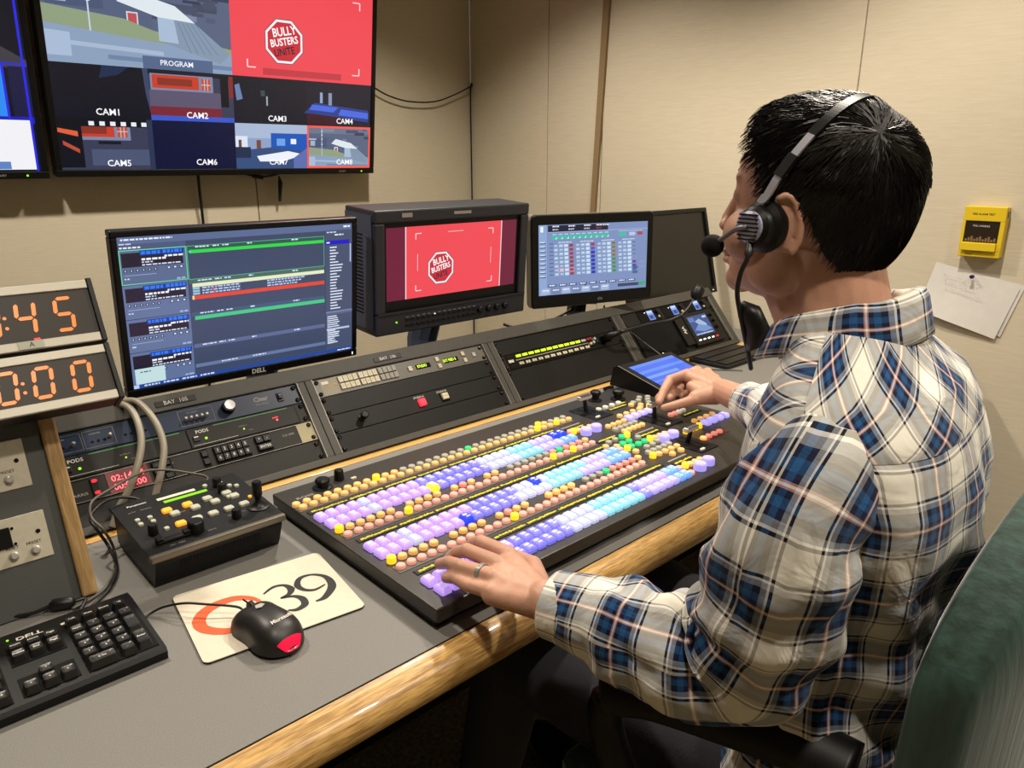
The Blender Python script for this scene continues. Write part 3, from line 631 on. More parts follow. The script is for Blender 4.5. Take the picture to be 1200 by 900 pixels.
def clock(p0, p1, X, digits, label, badge):
    A = at_x(*p0, X); B = at_x(*p1, X); W = .34; d = B-A; H = d.length; M = frame(A-Vector((W, 0, 0)), (1, 0, 0), d)
    t = thing('digital_clock', label, 'clock', M, 'LED clocks stacked on the side console'); D = .045
    b = MB().mat(BLK); b.box(0, W, 0, H, -D, -.004, .002); b.box(W-.003, W+.0045, -.002, H+.002, -D, .004, .0015); b.build('housing', t)
    b = MB().mat(ALUL); b.box(0, W-.003, 0, .0125, -.004, .003, .001); b.box(0, W-.003, H-.0125, H, -.004, .003, .001); b.build('face_bars', t)
    MB().mat(CLKF).box(0, W-.003, .0125, H-.0125, -.004, .0).build('display_window', t)
    dm = MB().mat(AMB); hh = H*.50; w_ = .021; x = W-.054
    for k, ch in enumerate(digits):
        if ch == ':':
            x += .006
            for yy in (.32, .62): dm.plate(x+.008, H*.2+yy*hh*1.05, .0045, .0045, .0022, .0002, .0009)
            x -= .0235; continue
        seg7(dm, ch, x, H*.24, w_, hh, .0052, .0008); x -= .0475 if digits[(k+1) % len(digits)] != ':' else .025
    dm.build('lit_digits', t)
    if badge: MB().mat(LCAP).box(W-.106, W-.075, .001, .012, .003, .0042).mat(INK).text('A', W-.09, .0065, .007, .0045).build('paper_sticker', t); MB().mat(RED).box(W-.085, W-.078, .0135, .0155, 0, .001).build('red_light', t)
    return t
clock((142, 465), (123, 403), .275, '00:00', 'lower digital clock with amber zeros, under the one reading 45', False)
clock((122, 398), (102, 328), .275, '54:10', 'upper digital clock with amber digits ending in 45 and a letter A sticker', True)
# ---------------------------------------------------------------- desk and consoles
YF = .677
t = thing('desk', 'long grey laminate desk with a rounded oak front edge', 'desk', loc=(.9, .95, 0)); I = Matrix.Translation((-.9, -.95, 0))
b = MB(I).mat(LAM); b.box(-.45, 2.5, YF, 1.72, DZ-.03, DZ, .001); b.build('top', t)
b = MB(I).mat(OAK); pr = [(YF, DZ), (YF-.012, DZ-.0005), (YF-.022, DZ-.004), (YF-.031, DZ-.011), (YF-.037, DZ-.020), (YF-.039, DZ-.030), (YF-.037, DZ-.042), (YF-.030, DZ-.050), (YF-.02, DZ-.052), (YF, DZ-.052)]
b.smooth = True; b.extx(pr, -.45, 2.5); o = b.build('oak_edge', t); autosmooth(o, 50)
b = MB(I).mat(BLKM); b.box(-.45, 2.5, YF-.0015, YF+.001, DZ-.03, DZ+.0003); b.build('edge_seam', t)
b = MB(I).mat(OAKS); b.box(-.45, 2.40, 1.283, 1.306, DZ-.002, DZ+.0022, .001); b.build('oak_strip', t)
b = MB(I).mat(BLK2); b.box(-.45, 2.45, 1.30, 1.33, 0, DZ-.03)
for x in (-.4, 2.40): b.box(x, x+.04, .85, 1.55, 0, DZ-.03)
b.build('base_panel', t)
# rack console: local x along desk, y up the slope, z out of the panels
TH = R(50); RM = frame((0, 1.315, .755), (1, 0, 0), (0, math.cos(TH), math.sin(TH)))
bays = [(.202, .686), (.723, 1.207), (1.244, 1.728), (1.765, 2.252)]; XL, XR, SB, ST, SH = -.45, 2.285, .0, .178, .212
t = thing('rack_console', 'long sloping grey rack console along the back of the desk', 'console', RM)
b = MB().mat(FRAME); b.box(XL, XR, ST, SH, -.04, .006, .002); b.box(XL, XR, SB-.014, SB, -.02, .006, .001)
for a, c in ((XL, .202), (.686, .723), (1.207, 1.244), (1.728, 1.765), (2.252, XR)):
    if c-a > .03 and a > 0: b.box(a+.001, (a+c)/2-.0008, SB, ST, -.03, .006, .001); b.box((a+c)/2+.0008, c-.001, SB, ST, -.03, .006, .001)
    else: b.box(a, c, SB, ST, -.03, .006, .001)
b.build('face_frame', t)
for a, c in bays:
    for q in (a-.0016, c): MB().mat(ALU).box(q, q+.0016, SB, ST, -.002, .0066).build('bay_trim', t)
b = MB(RM.inverted()).mat(FRAME); b.box(XL, XR, 1.447, 1.462, DZ, .914, .002); b.build('rear_panel', t)
b = MB(RM.inverted()).mat(FRAME); b.add([(XR-.012, 1.318, DZ), (XR-.012, 1.446, DZ), (XR-.012, 1.447, .90), (XR-.012, 1.44, .90), (XR, 1.318, DZ), (XR, 1.446, DZ), (XR, 1.447, .90), (XR, 1.44, .90)], [(0, 1, 2, 3), (7, 6, 5, 4), (0, 4, 5, 1), (1, 5, 6, 2), (2, 6, 7, 3), (3, 7, 4, 0)]); b.build('end_cheek', t)
for x, n in ((.441, '105'), (.925, '106')):
    w = .038; p = MB().mat(BLK2).box(x-w, x+w, .187, .199, .006, .0076, .0005).build('name_plate', t)
    MB().mat(BAYT).text('BAY  '+n, x, .193, .0085, .0078).build('engraved_lettering', p)
RACK = RM
def unit(bay, row, label, color, rows=1, name='rack_panel', cat='rack panel', group=None, ears=None):
    a, c = bays[bay]; y = ST-.0445*(row+rows); h = .0445*rows
    M = RM @ Matrix.Translation((a, y, 0)); t = thing(name, label, cat, M, group); W = c-a
    MB().mat(color).box(.001, W-.001, .0007, h-.0007, -.03, .001, .0005).build('faceplate', t)
    sc = [(.009, .008), (.009, h-.008), (W-.009, .008), (W-.009, h-.008)]
    for x, yy in sc: MB(Matrix.Translation((x, yy, .001))).mat(SCREW).lathe([(.0048, 0), (.0048, .002), (.003, .0042), (.0012, .0046), (0, .0036)], 12).build('screw', t)
    return t, W, h
def part(t, name, m, fn, label=None):
    b = MB(); b.mat(m); fn(b); return b.build(name, t, label=label)
# --- bay 1
t, W, h = unit(0, 0, 'dark blue intercom unit with a big silver dial, top of bay 105', PBLUE, name='intercom_unit', cat='rack unit')
b = MB().mat(GRYP)
for x0, x1 in ((.014, .066), (.070, .12), (.235, .30)):
    for y in (.006, .038): b.box(x0, x1, y, y+.0005, .001, .0014)
    for x in (x0, x1): b.box(x, x+.0005, .006, .038, .001, .0014)
b.text('LISTEN', .035, .032, .003, .0013); b.text('CHANNEL', .09, .032, .003, .0013); b.text('MIC SELECT', .262, .032, .003, .0013); b.text('Clear', .400, .028, .010, .0013, bold=.02); b.text('MPX SERIES', .40, .0165, .004, .0013); b.build('panel_lettering', t)
b = MB().mat(BLKM)
for x in (.024, .034, .08, .09, .1, .135, .145, .155, .17): MB().mat(BLKM).box(x, x+.0045, .015, .019, .001, .0025, .0005).build('small_switch', t)
for x, y in ((.052, .018), (.111, .02), (.244, .018), (.254, .018), (.264, .018), (.274, .018), (.284, .018)): MB(Matrix.Translation((x, y, .001))).mat(SILV).lathe([(.0028, 0), (.0024, .009), (.0034, .011), (.002, .014), (0, .014)], 10).build('toggle_switch', t)
b = MB(Matrix.Translation((.33, .024, .001))); b.mat(BLK).lathe([(.013, 0), (.0125, .012), (.011, .013)], 24); b.mat(CHROME).lathe([(.0112, .0125), (.0112, .0165), (.0098, .0185), (0, .0178)], 24); autosmooth(b.build('volume_dial', t))
b = MB().mat(BLK).box(.434, .446, .013, .033, .001, .003, .001); b.mat(BLK2).box(.436, .444, .018, .030, .003, .007, .001); b.mat(GRYP).box(.4375, .4425, .026, .028, .007, .0073); b.build('rocker_switch', t)
t, W, h = unit(0, 1, 'black rack unit with two PODS markings, under the blue intercom unit', PANEL2, name='processing_unit', cat='rack unit')
b = MB().mat(BLKM).box(.018, W-.022, .002, .042, .001, .0016); b.mat(PANEL2).box(.02, .236, .003, .041, .0016, .003); b.box(.239, W-.024, .003, .041, .0016, .003); b.build('front_covers', t)
for x in (.02, .239):
    MB().mat(WHT).text('PODS', x+.027, .033, .0068, .0032, bold=.015, wide=1.05).box(x+.004, x+.09, .0062, .0068, .003, .0033).build('printed_name', t)
    MB().mat(GRNP).box(x+.05, x+.205, .0385, .0405, .003, .0034).build('green_stripe', t)
    b = MB().mat(BLK).box(x+.006, x+.018, .014, .026, .003, .0055, .001); b.mat(WHT).box(x+.008, x+.016, .022, .024, .0055, .006); b.build('rocker_switch', t)
    MB().mat(GRN).plate(x+.030, .017, .0045, .0045, .002, .003, .0045).build('status_light', t)
    MB().mat(LIME).plate(x+.105, .017, .003, .003, .0015, .003, .0045).build('signal_light', t); MB().mat(GRYP).text('SIGNAL A', x+.105, .024, .0028, .0032).text('LOCK', x+.118, .0125, .0025, .0032).build('panel_lettering', t)
MB().mat(REDW).plate(.415, .019, .0035, .0035, .0017, .003, .0045).build('red_light', t)
MB().mat(RED).text('ALARM', .413, .025, .0028, .0032).build('red_lettering', t)
t, W, h = unit(0, 2, 'time code unit with red digits and a number keypad, third row of bay 105', PANEL2, name='time_code_unit', cat='rack unit')
MB().mat(mat('cream_ear', '#9a9170', .6)).box(W-.036, W-.001, .001, .0435, .001, .0022).build('ear_plate', t, label='cream end plate with black screws')
MB().mat(ALU).box(.0, W-.036, .0425, .0435, .001, .0024).box(0, W-.036, .001, .0018, .001, .0024).build('edge_lines', t)
MB().mat(GRYP).text('HARRIS', .036, .0145, .005, .0013, wide=1.3, bold=.01).text('CLK 6000', W-.058, .027, .0045, .0013).text('SYSTEM TIMER', .185, .030, .003, .0013).build('panel_lettering', t)
b = MB().mat(lit('red_digits', '#ff5058', 3.5))
for row, tx in ((.022, '02:14:24'), (.0055, '00:00:00')): MB().mat(b.mats[0]).text(tx, .118, row+.006, .0115, .0034, bold=.0).build('lit_digits', t)
MB().mat(lit('red_display_glow', '#c01018', .22, '#200306')).box(.083, .153, .002, .042, .0012, .0026, .0008).build('display_window', t)
b = MB().mat(BLK).box(.058, .071, .004, .039, .001, .004, .001); b.build('switch_column', t)
for y in (.033, .011): MB().mat(RED).plate(.0645, y, .008, .005, .002, .004, .0055).build('lit_key', t)
def keys(t, x0, y0, nx, ny, dx, dy, w, hh, m, name, z=.001, ht=.005, txt=None, tm=None):
    for j in range(ny):
        for i in range(nx):
            b = MB().mat(m).plate(x0+i*dx, y0-j*dy, w, hh, .001, z, z+ht, .0008)
            if txt: b.mat(tm or WHT).text(txt[(j*nx+i) % len(txt)], x0+i*dx, y0-j*dy, hh*.45, z+ht+.0002)
            b.build(name, t)
for a_, c_ in ((.158, .195), (.248, .262), (.272, .342), (.355, .388)): MB().mat(BLKM).box(a_, c_, .004, .041, .001, .0016).build('key_well', t)
keys(t, .168, .033, 2, 3, .017, .0125, .014, .010, BLK, 'function_key', .0016, .004, ['-'], GRYP)
keys(t, .255, .031, 1, 2, .01, .016, .011, .012, BLK2, 'function_key', .0016, .004)
keys(t, .280, .031, 5, 2, .0136, .016, .0125, .0145, BLK, 'number_key', .0016, .005, list('1234567890'))
keys(t, .3635, .031, 2, 1, .016, .016, .0145, .0135, BLK, 'function_key', .0016, .005, ['^', '-'])
keys(t, .3715, .0145, 1, 1, .016, .016, .030, .0125, BLK, 'enter_key', .0016, .005, ['ENTER'])
unit(0, 3, 'blank dark panel below the time code unit', PANEL2, name='blank_panel')
# --- bay 2
t, W, h = unit(1, 0, 'beige-grey router control panel with two rows of square keys, top of bay 106', PGREY, name='router_panel', cat='rack unit')
MB().mat(mat('beige_label_area', '#857d68', .5)).box(.016, .058, .002, .042, .001, .0014).build('label_area', t)
MB().mat(WHT).box(.02, .036, .029, .036, .0014, .0018).mat(mat('yellow_print', '#c8a828', .5)).text('nVISION', .043, .0245, .006, .0018, wide=.8).build('maker_lettering', t)
for g, x in enumerate((.0665, .1185, .1705)):
    keys(t, x+.0, .0325, 4, 2, .0122, .017, .0112, .0145, CREAM if g < 2 else GCAP, 'square_key', .001, .0035, list('1234567'), GRYP)
for x, w_, tx in ((.268, .042, 'STUDIO'), (.352, .044, 'EXT FEED B')):
    MB().mat(BLKM).box(x, x+w_, .016, .028, .001, .002).build('display_window', t); MB().mat(LIME).text(tx, x+.017, .022, .007, .0023, bold=.03, wide=.8).build('lit_lettering', t)
keys(t, .250, .0215, 1, 1, .1, .1, .011, .0125, CREAM, 'square_key', .001, .0035, ['<'], GRYP)
keys(t, .334, .031, 1, 2, .1, .019, .010, .0115, CREAM, 'square_key', .001, .0035, ['^', 'v'], GRYP)
keys(t, .415, .031, 1, 2, .1, .019, .010, .0115, CREAM, 'square_key', .001, .0035, ['^', 'v'], GRYP)
keys(t, .448, .022, 1, 1, .1, .019, .010, .0115, LCAP, 'square_key', .001, .0035, ['+'], GRYP)
unit(1, 1, 'blank dark panel directly under the router control panel', PANEL, name='blank_panel')
t, W, h = unit(1, 2, 'black panel with a glowing red STUDIO A button and a grey one', PANEL, name='button_panel', cat='rack unit')
MB().mat(WHT).text('STUDIO A', .238, .036, .0048, .0013, bold=.01).text('STUDIO B', .305, .036, .0048, .0013, bold=.01).build('panel_lettering', t)
MB().mat(mat('red_lens', '#d02030', .3, emis='#ff2836', estr=2.6)).plate(.240, .021, .017, .017, .002, .001, .009, .0015).build('lit_button', t, label='glowing red push button')
MB().mat(BLKM).plate(.307, .021, .023, .022, .001, .001, .003).mat(CREAM).plate(.307, .021, .017, .016, .001, .003, .009, .001).mat(GRYP).text('MIX', .307, .021, .004, .0093).build('square_key', t)
MB(Matrix.Translation((.078, .022, .001))).mat(BLK).lathe([(.0085, 0), (.0085, .003), (.006, .005), (.006, .011), (.0085, .014), (.0085, .021), (.006, .022), (0, .022)], 18).build('stop_knob', t)
unit(1, 3, 'blank dark panel below the one with the red STUDIO A button', PANEL, name='blank_panel')
# --- bay 3
t = unit(2, 0, 'blank black panel above the green-lit intercom keys', PANEL, name='blank_panel')
t, W, h = unit(2, 1, 'intercom key panel with a row of lime green displays', PANEL, name='key_panel', cat='rack unit')
MB().mat(BLKM).box(.02, .40, .003, .042, .001, .003, .0005).build('dark_face', t)
for k in range(12): MB().mat(LIME if k < 11 else LCAP).box(.055+.0235*k, .073+.0235*k, .0315, .0385, .003, .0042).build('lime_display', t); MB().mat(CREAM).box(.053+.0238*k, .060+.0238*k, .008, .016, .003, .0075, .0008).box(.0625+.0238*k, .0695+.0238*k, .008, .016, .003, .0065, .0008).build('lever_key', t)
MB().mat(ALU).box(.048, .335, .0225, .0255, .003, .0045).build('key_rail', t)
MB().mat(CREAM).box(.022, .040, .020, .028, .003, .0045).build('name_badge', t)
for x, y, c in ((.335, .033, PINK), (.345, .033, PINK), (.338, .018, LCAP), (.352, .02, LCAP), (.362, .03, LCAP)): MB(Matrix.Translation((x, y, .003))).mat(c).lathe([(.0045, 0), (.004, .009), (0, .010)], 12).build('round_key', t)
for x in (.38, .43): MB(Matrix.Translation((x, .022, .001))).mat(BLK).lathe([(.009, 0), (.009, .004), (.006, .006), (0, .006)], 16).build('socket', t)
t = unit(2, 2, 'tall blank black panel below the green-lit intercom keys', PANEL, 2, name='blank_panel')
# --- bay 4
t, W, h = unit(3, 0, 'black audio panel with three small bright displays, top of the right-hand bay', BLK2, name='audio_monitor_panel', cat='rack unit')
for k in range(3):
    x = .135+.128*k; MB().mat(BLKM).box(x-.05, x+.062, .003, .042, .001, .003, .0005).build('module_face', t)
    s = Scr(.030, .034, Matrix.Translation((x-.004, .005, .003))); s.r(0, 0, 1, 1, '#8eaef0'); s.r(.05, .45, .95, .95, '#4a68c8'); s.r(.3, .55, .6, .85, '#18204c'); s.r(.1, .05, .9, .25, '#c8dcff'); s.build('small_display', t)
    MB(Matrix.Translation((x+.042, .03, .003))).mat(BLK).lathe([(.007, 0), (.0065, .010), (0, .010)], 16).build('knob', t); MB(Matrix.Translation((x+.045, .012, .003))).mat(CREAM).lathe([(.004, 0), (.004, .004), (0, .004)], 12).build('round_key', t)
    MB().mat(WLED).plate(x-.014, .034, .003, .003, .0015, .003, .004).build('status_light', t)
t, W, h = unit(3, 1, 'black waveform monitor with a small blue picture and a loudspeaker slot', BLK, 3, name='waveform_monitor', cat='rack unit')
MB().mat(BLKM).box(.02, .225, .003, h-.003, .001, .005, .001).build('blank_half', t)
b = MB().mat(BLK).box(.232, .275, .02, h-.008, .001, .012, .002); b.build('label_block', t); MB().mat(WHT).text('AJA', .253, .075, .013, .0123, rot=R(90), bold=.02).build('maker_lettering', t)
MB().mat(BLK).box(.278, .445, .01, h-.004, .001, .014, .003).build('front_bezel', t)
s = Scr(.112, .075, Matrix.Translation((.292, .042, .0142))); s.r(0, 0, 1, 1, '#2c3c68'); s.r(.03, .04, .97, .96, '#34508c'); s.p([(.1, .7), (.4, .45), (.8, .6), (.95, .8), (.5, .85)], '#6f90c8'); s.p([(.3, .3), (.55, .2), (.8, .5), (.75, .6), (.4, .45)], '#9fb8dc'); s.r(.05, .08, .3, .3, '#5a7ab8'); s.r(.75, .1, .95, .2, '#c0d2ec'); s.dash(.05, .9, .9, .05, '#cfe0f8', 4); s.build('screen_picture', t)
for k in range(5): MB().mat(WLED if k < 4 else RED).plate(.300+.025*k, .027, .010, .004, .0015, .014, .0165).build('lit_key', t)
for y in (.06, .085, .107): MB(Matrix.Translation((.425, y, .014))).mat(BLK2).lathe([(.007, 0), (.0065, .009), (0, .010)], 16).build('knob', t)
# left side console with oak edge
A = Vector((.198, 1.115, .74)); Bt = Vector((.198, 1.206, 1.003)); d = (Bt-A); L = d.length; SM = frame(A, (1, 0, 0), d)
t = thing('side_console', 'steep grey side console edged with an oak post, under the clocks', 'console', SM)
b = MB().mat(LAMD); b.box(-.6, -.021, 0.002, L+.006, -.02, 0, .001)
b.build('sloping_face', t)
b = MB(SM.inverted()).mat(LAMD); x0, x1 = -.40, .178; y1 = 1.29
b.add([(x1, 1.14, DZ), (x1, y1, DZ), (x1, y1, 1.0), (x1, 1.225, 1.0), (x0, 1.14, DZ), (x0, y1, DZ), (x0, y1, 1.0), (x0, 1.225, 1.0)], [(0, 1, 2, 3), (7, 6, 5, 4), (0, 4, 5, 1), (1, 5, 6, 2), (2, 6, 7, 3), (3, 7, 4, 0)]); b.build('cabinet', t)
b = MB().mat(OAKP); b.box(-.021, .0, 0.002, L+.004, -.03, .008, .003); b.build('oak_post', t)
def cplate(x0, x1, s0, s1, label, mode):
    M = SM @ Matrix.Translation((x0-.198, s0, 0)); W, H = x1-x0, s1-s0; p = thing('control_plate', label, 'control panel', M, 'metal control plates on the side console')
    MB().mat(mat('satin_metal_plate', '#c4bea9', .45, .1, noise_s=120, noise_a=.05)).box(0, W, 0, H, 0, .0022, .0008).build('plate', p)
    bx = ((W-.020, 'PRESET'), (W-.046, 'RESET')) if mode else ((W-.026, 'PRESET'),)
    for x, tx in bx:
        y = .014 if mode else .015
        MB(Matrix.Translation((x, y, .0022))).mat(SILV).lathe([(.0062, 0), (.0062, .002), (.0045, .003), (.0045, .007), (.0035, .008), (0, .008)], 18).build('push_button', p)
        MB().mat(INK).text(tx, x, y+.011, .0042, .0024, bold=.01).build('lettering', p)
    MB().mat(SCREW).plate(W-.012, H-.028 if mode else H-.030, .006, .006, .003, .0022, .0032).build('screw', p)
    if mode:
        MB().mat(BLKM).box(W-.082, W-.044, .027, H-.012, .0022, .006, .001).mat(WHT).text('NC', W-.07, .042, .006, .0063).build('thumbwheel_switch', p)
        for q in ((W-.041, .030), (W-.041, H-.015)): MB().mat(SCREW).plate(*q, .004, .004, .002, .0022, .0035).build('screw', p)
cplate(-.02, .153, .178, .247, 'upper metal plate with one PRESET button on the side console', False)
cplate(-.02, .157, .074, .141, 'lower metal plate with RESET and PRESET buttons on the side console', True)
# ---------------------------------------------------------------- production switcher
SO = Vector((.507, .697, DZ)); ZT = .036; SW, SD = 1.00, .490
t = thing('video_switcher', 'long black production switcher covered in glowing coloured buttons', 'switcher', loc=SO)
SWT = t
DKT = mat('switcher_top', '#2e2b27', .42, noise_s=400, noise_a=.08)
b = MB().mat(BLK); b.box(.006, SW-.006, .012, SD, .0, .026, .003); b.build('lower_case', t)
b = MB().mat(DKT); b.box(0, SW, 0, SD, .014, ZT, .0025); b.build('top_panel', t)
def sx(X): return X-SO.x
def sy(Y): return Y-SO.y
LBL = mat('label_glow', '#b8b020', .5, emis='#c8be18', estr=.55); LBLB = mat('label_strip_black', '#0a0a09', .6); GRYB = mat('button_bed_grey', '#56524b', .5)
beds = MB().mat(GRYB)
for (x0, x1, y) in ((.509, 1.195, 1.094), (.518, 1.122, .957), (.523, 1.110, .817)): beds.box(sx(x0), sx(x1), sy(y)-.011, sy(y)+.011, ZT-.001, ZT+.0008)
beds.box(sx(1.205), sx(1.292), sy(.974)-.010, sy(.974)+.010, ZT-.001, ZT+.0008).box(sx(1.283), sx(1.374), sy(1.093)-.009, sy(1.093)+.009, ZT-.001, ZT+.0008)
beds.mat(mat('red_button_bed', '#6a2c26', .5)).box(sx(1.300), sx(1.40), sy(.814)-.011, sy(.814)+.011, ZT-.001, ZT+.0008)
beds.build('button_beds', t)
rd = random.Random(5)
def strip(x0, x1, y, n=1):
    strips = MB().mat(LBLB).box(sx(x0)-.003, sx(x1)+.003, sy(y)-.0065, sy(y)+.0065, ZT-.001, ZT+.0015); lab = MB().mat(LBL)
    w = (x1-x0)/n
    for k in range(n):
        a = x0+k*w+.003; e = x0+(k+1)*w-.003
        while a < e:
            q = rd.uniform(.0012, .0035); h0 = rd.uniform(-.0034, -.0012); lab.box(sx(a), sx(min(a+q, e)), sy(y)+h0, sy(y)+rd.uniform(.0006, .0034), ZT+.0014, ZT+.0019); a += q+.0009
    lab.build('lit_marks', strips.build('label_strip', t))
strip(.520, 1.115, 1.070, 8); strip(.530, 1.125, .930, 8); strip(.542, 1.13, .791, 8)
for a in ((1.135, 1.19, 1.048), (1.13, 1.19, .955), (1.225, 1.29, .915), (1.311, 1.376, 1.076), (1.15, 1.21, .774), (1.409, 1.472, .932), (1.365, 1.39, 1.09)): strip(*a)
for x0, x1, y in ((1.13, 1.19, 1.063), (1.225, 1.29, .930), (1.15, 1.21, .789)): MB().mat(GRYP).box(sx(x0), sx(x1), sy(y)-.002, sy(y)+.002, ZT-.001, ZT+.002).build('grey_divider', t)
b = MB().mat(GRYP)
b.text('ROSS', sx(.545), sy(1.135), .008, ZT+.0006, bold=.02, wide=1.3).build('silver_print', t)
def cap(name, c, e, s): return mat(name, c, .35, emis=e, estr=s, spec=.4)
CP = {'P': cap('cap_purple', '#a890d0', '#b894f0', .78), 'W': cap('cap_white', '#b0b4d4', '#b4b8e4', .62), 'B': cap('cap_blue', '#7a78c8', '#7470ea', .72), 'N': cap('cap_bright_blue', '#2030ff', '#1838ff', 1.3), 'C': cap('cap_cyan', '#80b8c8', '#7cc0de', .66), 'L': cap('cap_lavender', '#a098d8', '#a69af4', .76),
      'K': cap('cap_sky', '#6890e0', '#6aa0f8', .75), 'Y': cap('cap_yellow_lit', '#f0c840', '#ffc818', 1.0), 'O': cap('cap_orange', '#dcae74', '#e8ac58', .5), 'R': cap('cap_red', '#dc8c80', '#f08c7c', .5), 'S': cap('cap_salmon', '#e0a090', '#f09c88', .5),
      'A': cap('cap_grey', '#9c998c', '#a09c90', .25), 'G': cap('cap_green', '#30c070', '#28d078', .7), 'I': cap('cap_pale', '#c8c4b4', '#c8c4b0', .35), 'F': cap('cap_amber_lit', '#ffb060', '#ff8a50', 1.3)}
GLEAM = cap('cap_legend', '#cfcaf0', '#cfcaf4', .42)
BT = []   # (kind, x, y, colour)
def row(kind, x0, x1, y, cols):
    n = len(cols)
    for i, c in enumerate(cols):
        if c != '.': BT.append((kind, x0+(x1-x0)*i/(n-1), y, c))
row('r', .516, 1.187, 1.112, 'OOOOOOOOYOOAAAAAAAAAAAAAAYOAAAAAAA'[:17]+'AAGAAAAAAAAAYOAAA'); row('r', .520, 1.189, 1.095, 'OOOOOOOOOOOOOOOOOOOOOOOOOOOOYOOYOO')
row('s', .524, 1.101, 1.039, 'PPPPWPPPPPBBBBBBBWWWWCCCLLLNN'); row('s', .526, 1.104, 1.007, 'PPPPWPPPPPYBBBBBBWWWWCCCLLLKK')
row('r', .524, 1.117, .980, 'YOOOOO.OOOO.ORO.OO.AAAAAARGRRRR'[:29]+'RO'); row('r', .527, 1.115, .958, 'SSSSSSYSSSSSSSSSSSSSSSSSYSSYSSS')
row('s', .532, 1.112, .897, 'PPPWPPPPPPBBBBBWWNWCCCCCLLLKK'); row('s', .533, 1.112, .869, 'PPPWPPPPNBBBBBWWWWCCCCLLLLKKK')
row('r', .532, 1.122, .842, 'YOOOO.OOOO.OROO..FFFF.AAAGRRRRO'); row('r', .533, 1.105, .819, 'SSSSSSSSSSSSYSSSSSSSSSSSSSSSSSS')
row('s', .540, 1.122, .758, 'PPPPPPPPBBBBBWWWWCCCCCBLLLPKK'); row('s', .541, 1.122, .729, 'PPPPPPYBBBBBBWWWWCCCCCBLLLLKK')
for x, y in ((1.130, 1.036), (1.130, .895), (1.139, .754), (1.137, .726)): BT.append(('r', x, y, 'S'))
for x, y in ((1.150, 1.006), (1.184, 1.007), (1.242, .866), (1.276, .867), (1.168, .727), (1.203, .731)): BT.append(('b', x, y, 'L'))
row('r', 1.134, 1.187, 1.029, 'YOOO'); row('r', 1.222, 1.275, .888, 'YOOO'); row('r', 1.155, 1.206, .752, 'YOOO')
row('r', 1.292, 1.366, 1.093, 'IIII'); row('r', 1.293, 1.366, 1.029, 'OOOO'); row('s', 1.296, 1.368, 1.004, 'LLLL'); row('r', 1.218, 1.273, 1.001, 'OOOO'); row('r', 1.215, 1.284, .978, 'AAAAA'); row('r', 1.222, 1.284, .957, 'OOOOO')
row('r', 1.393, 1.465, .891, 'OOOO'); row('s', 1.401, 1.476, .866, 'LLLL'); row('r', 1.318, 1.368, .862, 'YYYY'); row('r', 1.312, 1.375, .814, 'FRRR'); row('r', 1.388, 1.437, .953, 'RRII')
for x, y, c in ((1.119, .924, 'O'), (1.143, .936, 'A'), (1.166, .938, 'A'), (1.190, .939, 'G'), (1.160, .912, 'G'), (1.182, .913, 'G'), (1.204, .936, 'Y'), (1.162, .890, 'G'), (1.184, .889, 'G'), (1.143, .886, 'Y'), (1.146, .866, 'O'), (1.138, .910, 'O'), (1.213, .913, 'A'), (1.206, .890, 'G'),
                (1.203, .867, 'A'), (1.182, .866, 'A'), (1.225, .872, 'A'), (1.418, 1.072, 'A'), (1.458, 1.074, 'A'), (1.438, 1.085, 'A'), (1.440, 1.060, 'A'), (1.424, 1.045, 'A'), (1.395, 1.070, 'A'), (1.378, 1.063, 'O'), (1.395, 1.047, 'O'), (1.397, 1.023, 'Y'), (1.415, 1.02, 'O'), (1.378, 1.035, 'O')): BT.append(('r', x, y, c))
row('r', 1.16, 1.23, .845, 'AAAAA'); row('r', 1.15, 1.232, .826, 'YOOOO'); row('r', 1.19, 1.22, .807, 'OO')
HT = {}
def cap_mb(kind, c, b=None, x=0, y=0):
    b = b or MB(); b.mat(CP[c]); lift = .004 if c in 'YN' else 0
    if kind == 's': b.plate(x, y, .0176, .0240, .003, ZT-.001, ZT+.006, .001); b.plate(x, y, .0160, .0215, .003, ZT+.006, ZT+.0092+lift*.4, .0020); b.mat(GLEAM); b.plate(x-.001, y+.003, .0095, .0055, .0025, ZT+.0092+lift*.4, ZT+.0098+lift*.4, .0004); b.plate(x+.001, y-.0045, .0085, .003, .0014, ZT+.0092+lift*.4, ZT+.0098+lift*.4, .0004)
    elif kind == 'b': b.M = b.M @ Matrix.Translation((x, y, 0)); b.lathe([(.0125, ZT-.001), (.0125, ZT+.012), (.011, ZT+.0145), (.0095, ZT+.0138), (0, ZT+.0138)], 20); b.M = b.M @ Matrix.Translation((-x, -y, 0))
    else: b.M = b.M @ Matrix.Translation((x, y, 0)); b.lathe([(.0072, ZT-.001), (.0072, ZT+.0050+lift), (.0060, ZT+.0065+lift), (0, ZT+.0065+lift)], 12); b.M = b.M @ Matrix.Translation((-x, -y, 0))
    return b
cache = {}
for kd, nm in (('s', 'crosspoint_button'), ('r', 'round_button'), ('b', 'transition_button')):
    L = sorted([q for q in BT if q[0] == kd], key=lambda q: (Vector((q[1], q[2], .78))-CAM).length)
    rest = MB()
    for i, (k, X, Y, c) in enumerate(L):
        if i < 99:
            if (k, c) not in cache:
                o = cap_mb(k, c).build(nm, t); cache[(k, c)] = o
            else:
                o = cache[(k, c)].copy(); COL.objects.link(o)
            o.location = (sx(X), sy(Y), 0)
        else: cap_mb(k, c, rest, sx(X), sy(Y))
    if rest.v:
        o = rest.build(nm+'s_beyond', t); o.name = {'s': 'crosspoint_buttons', 'r': 'round_buttons'}[kd]; o['kind'] = 'stuff'
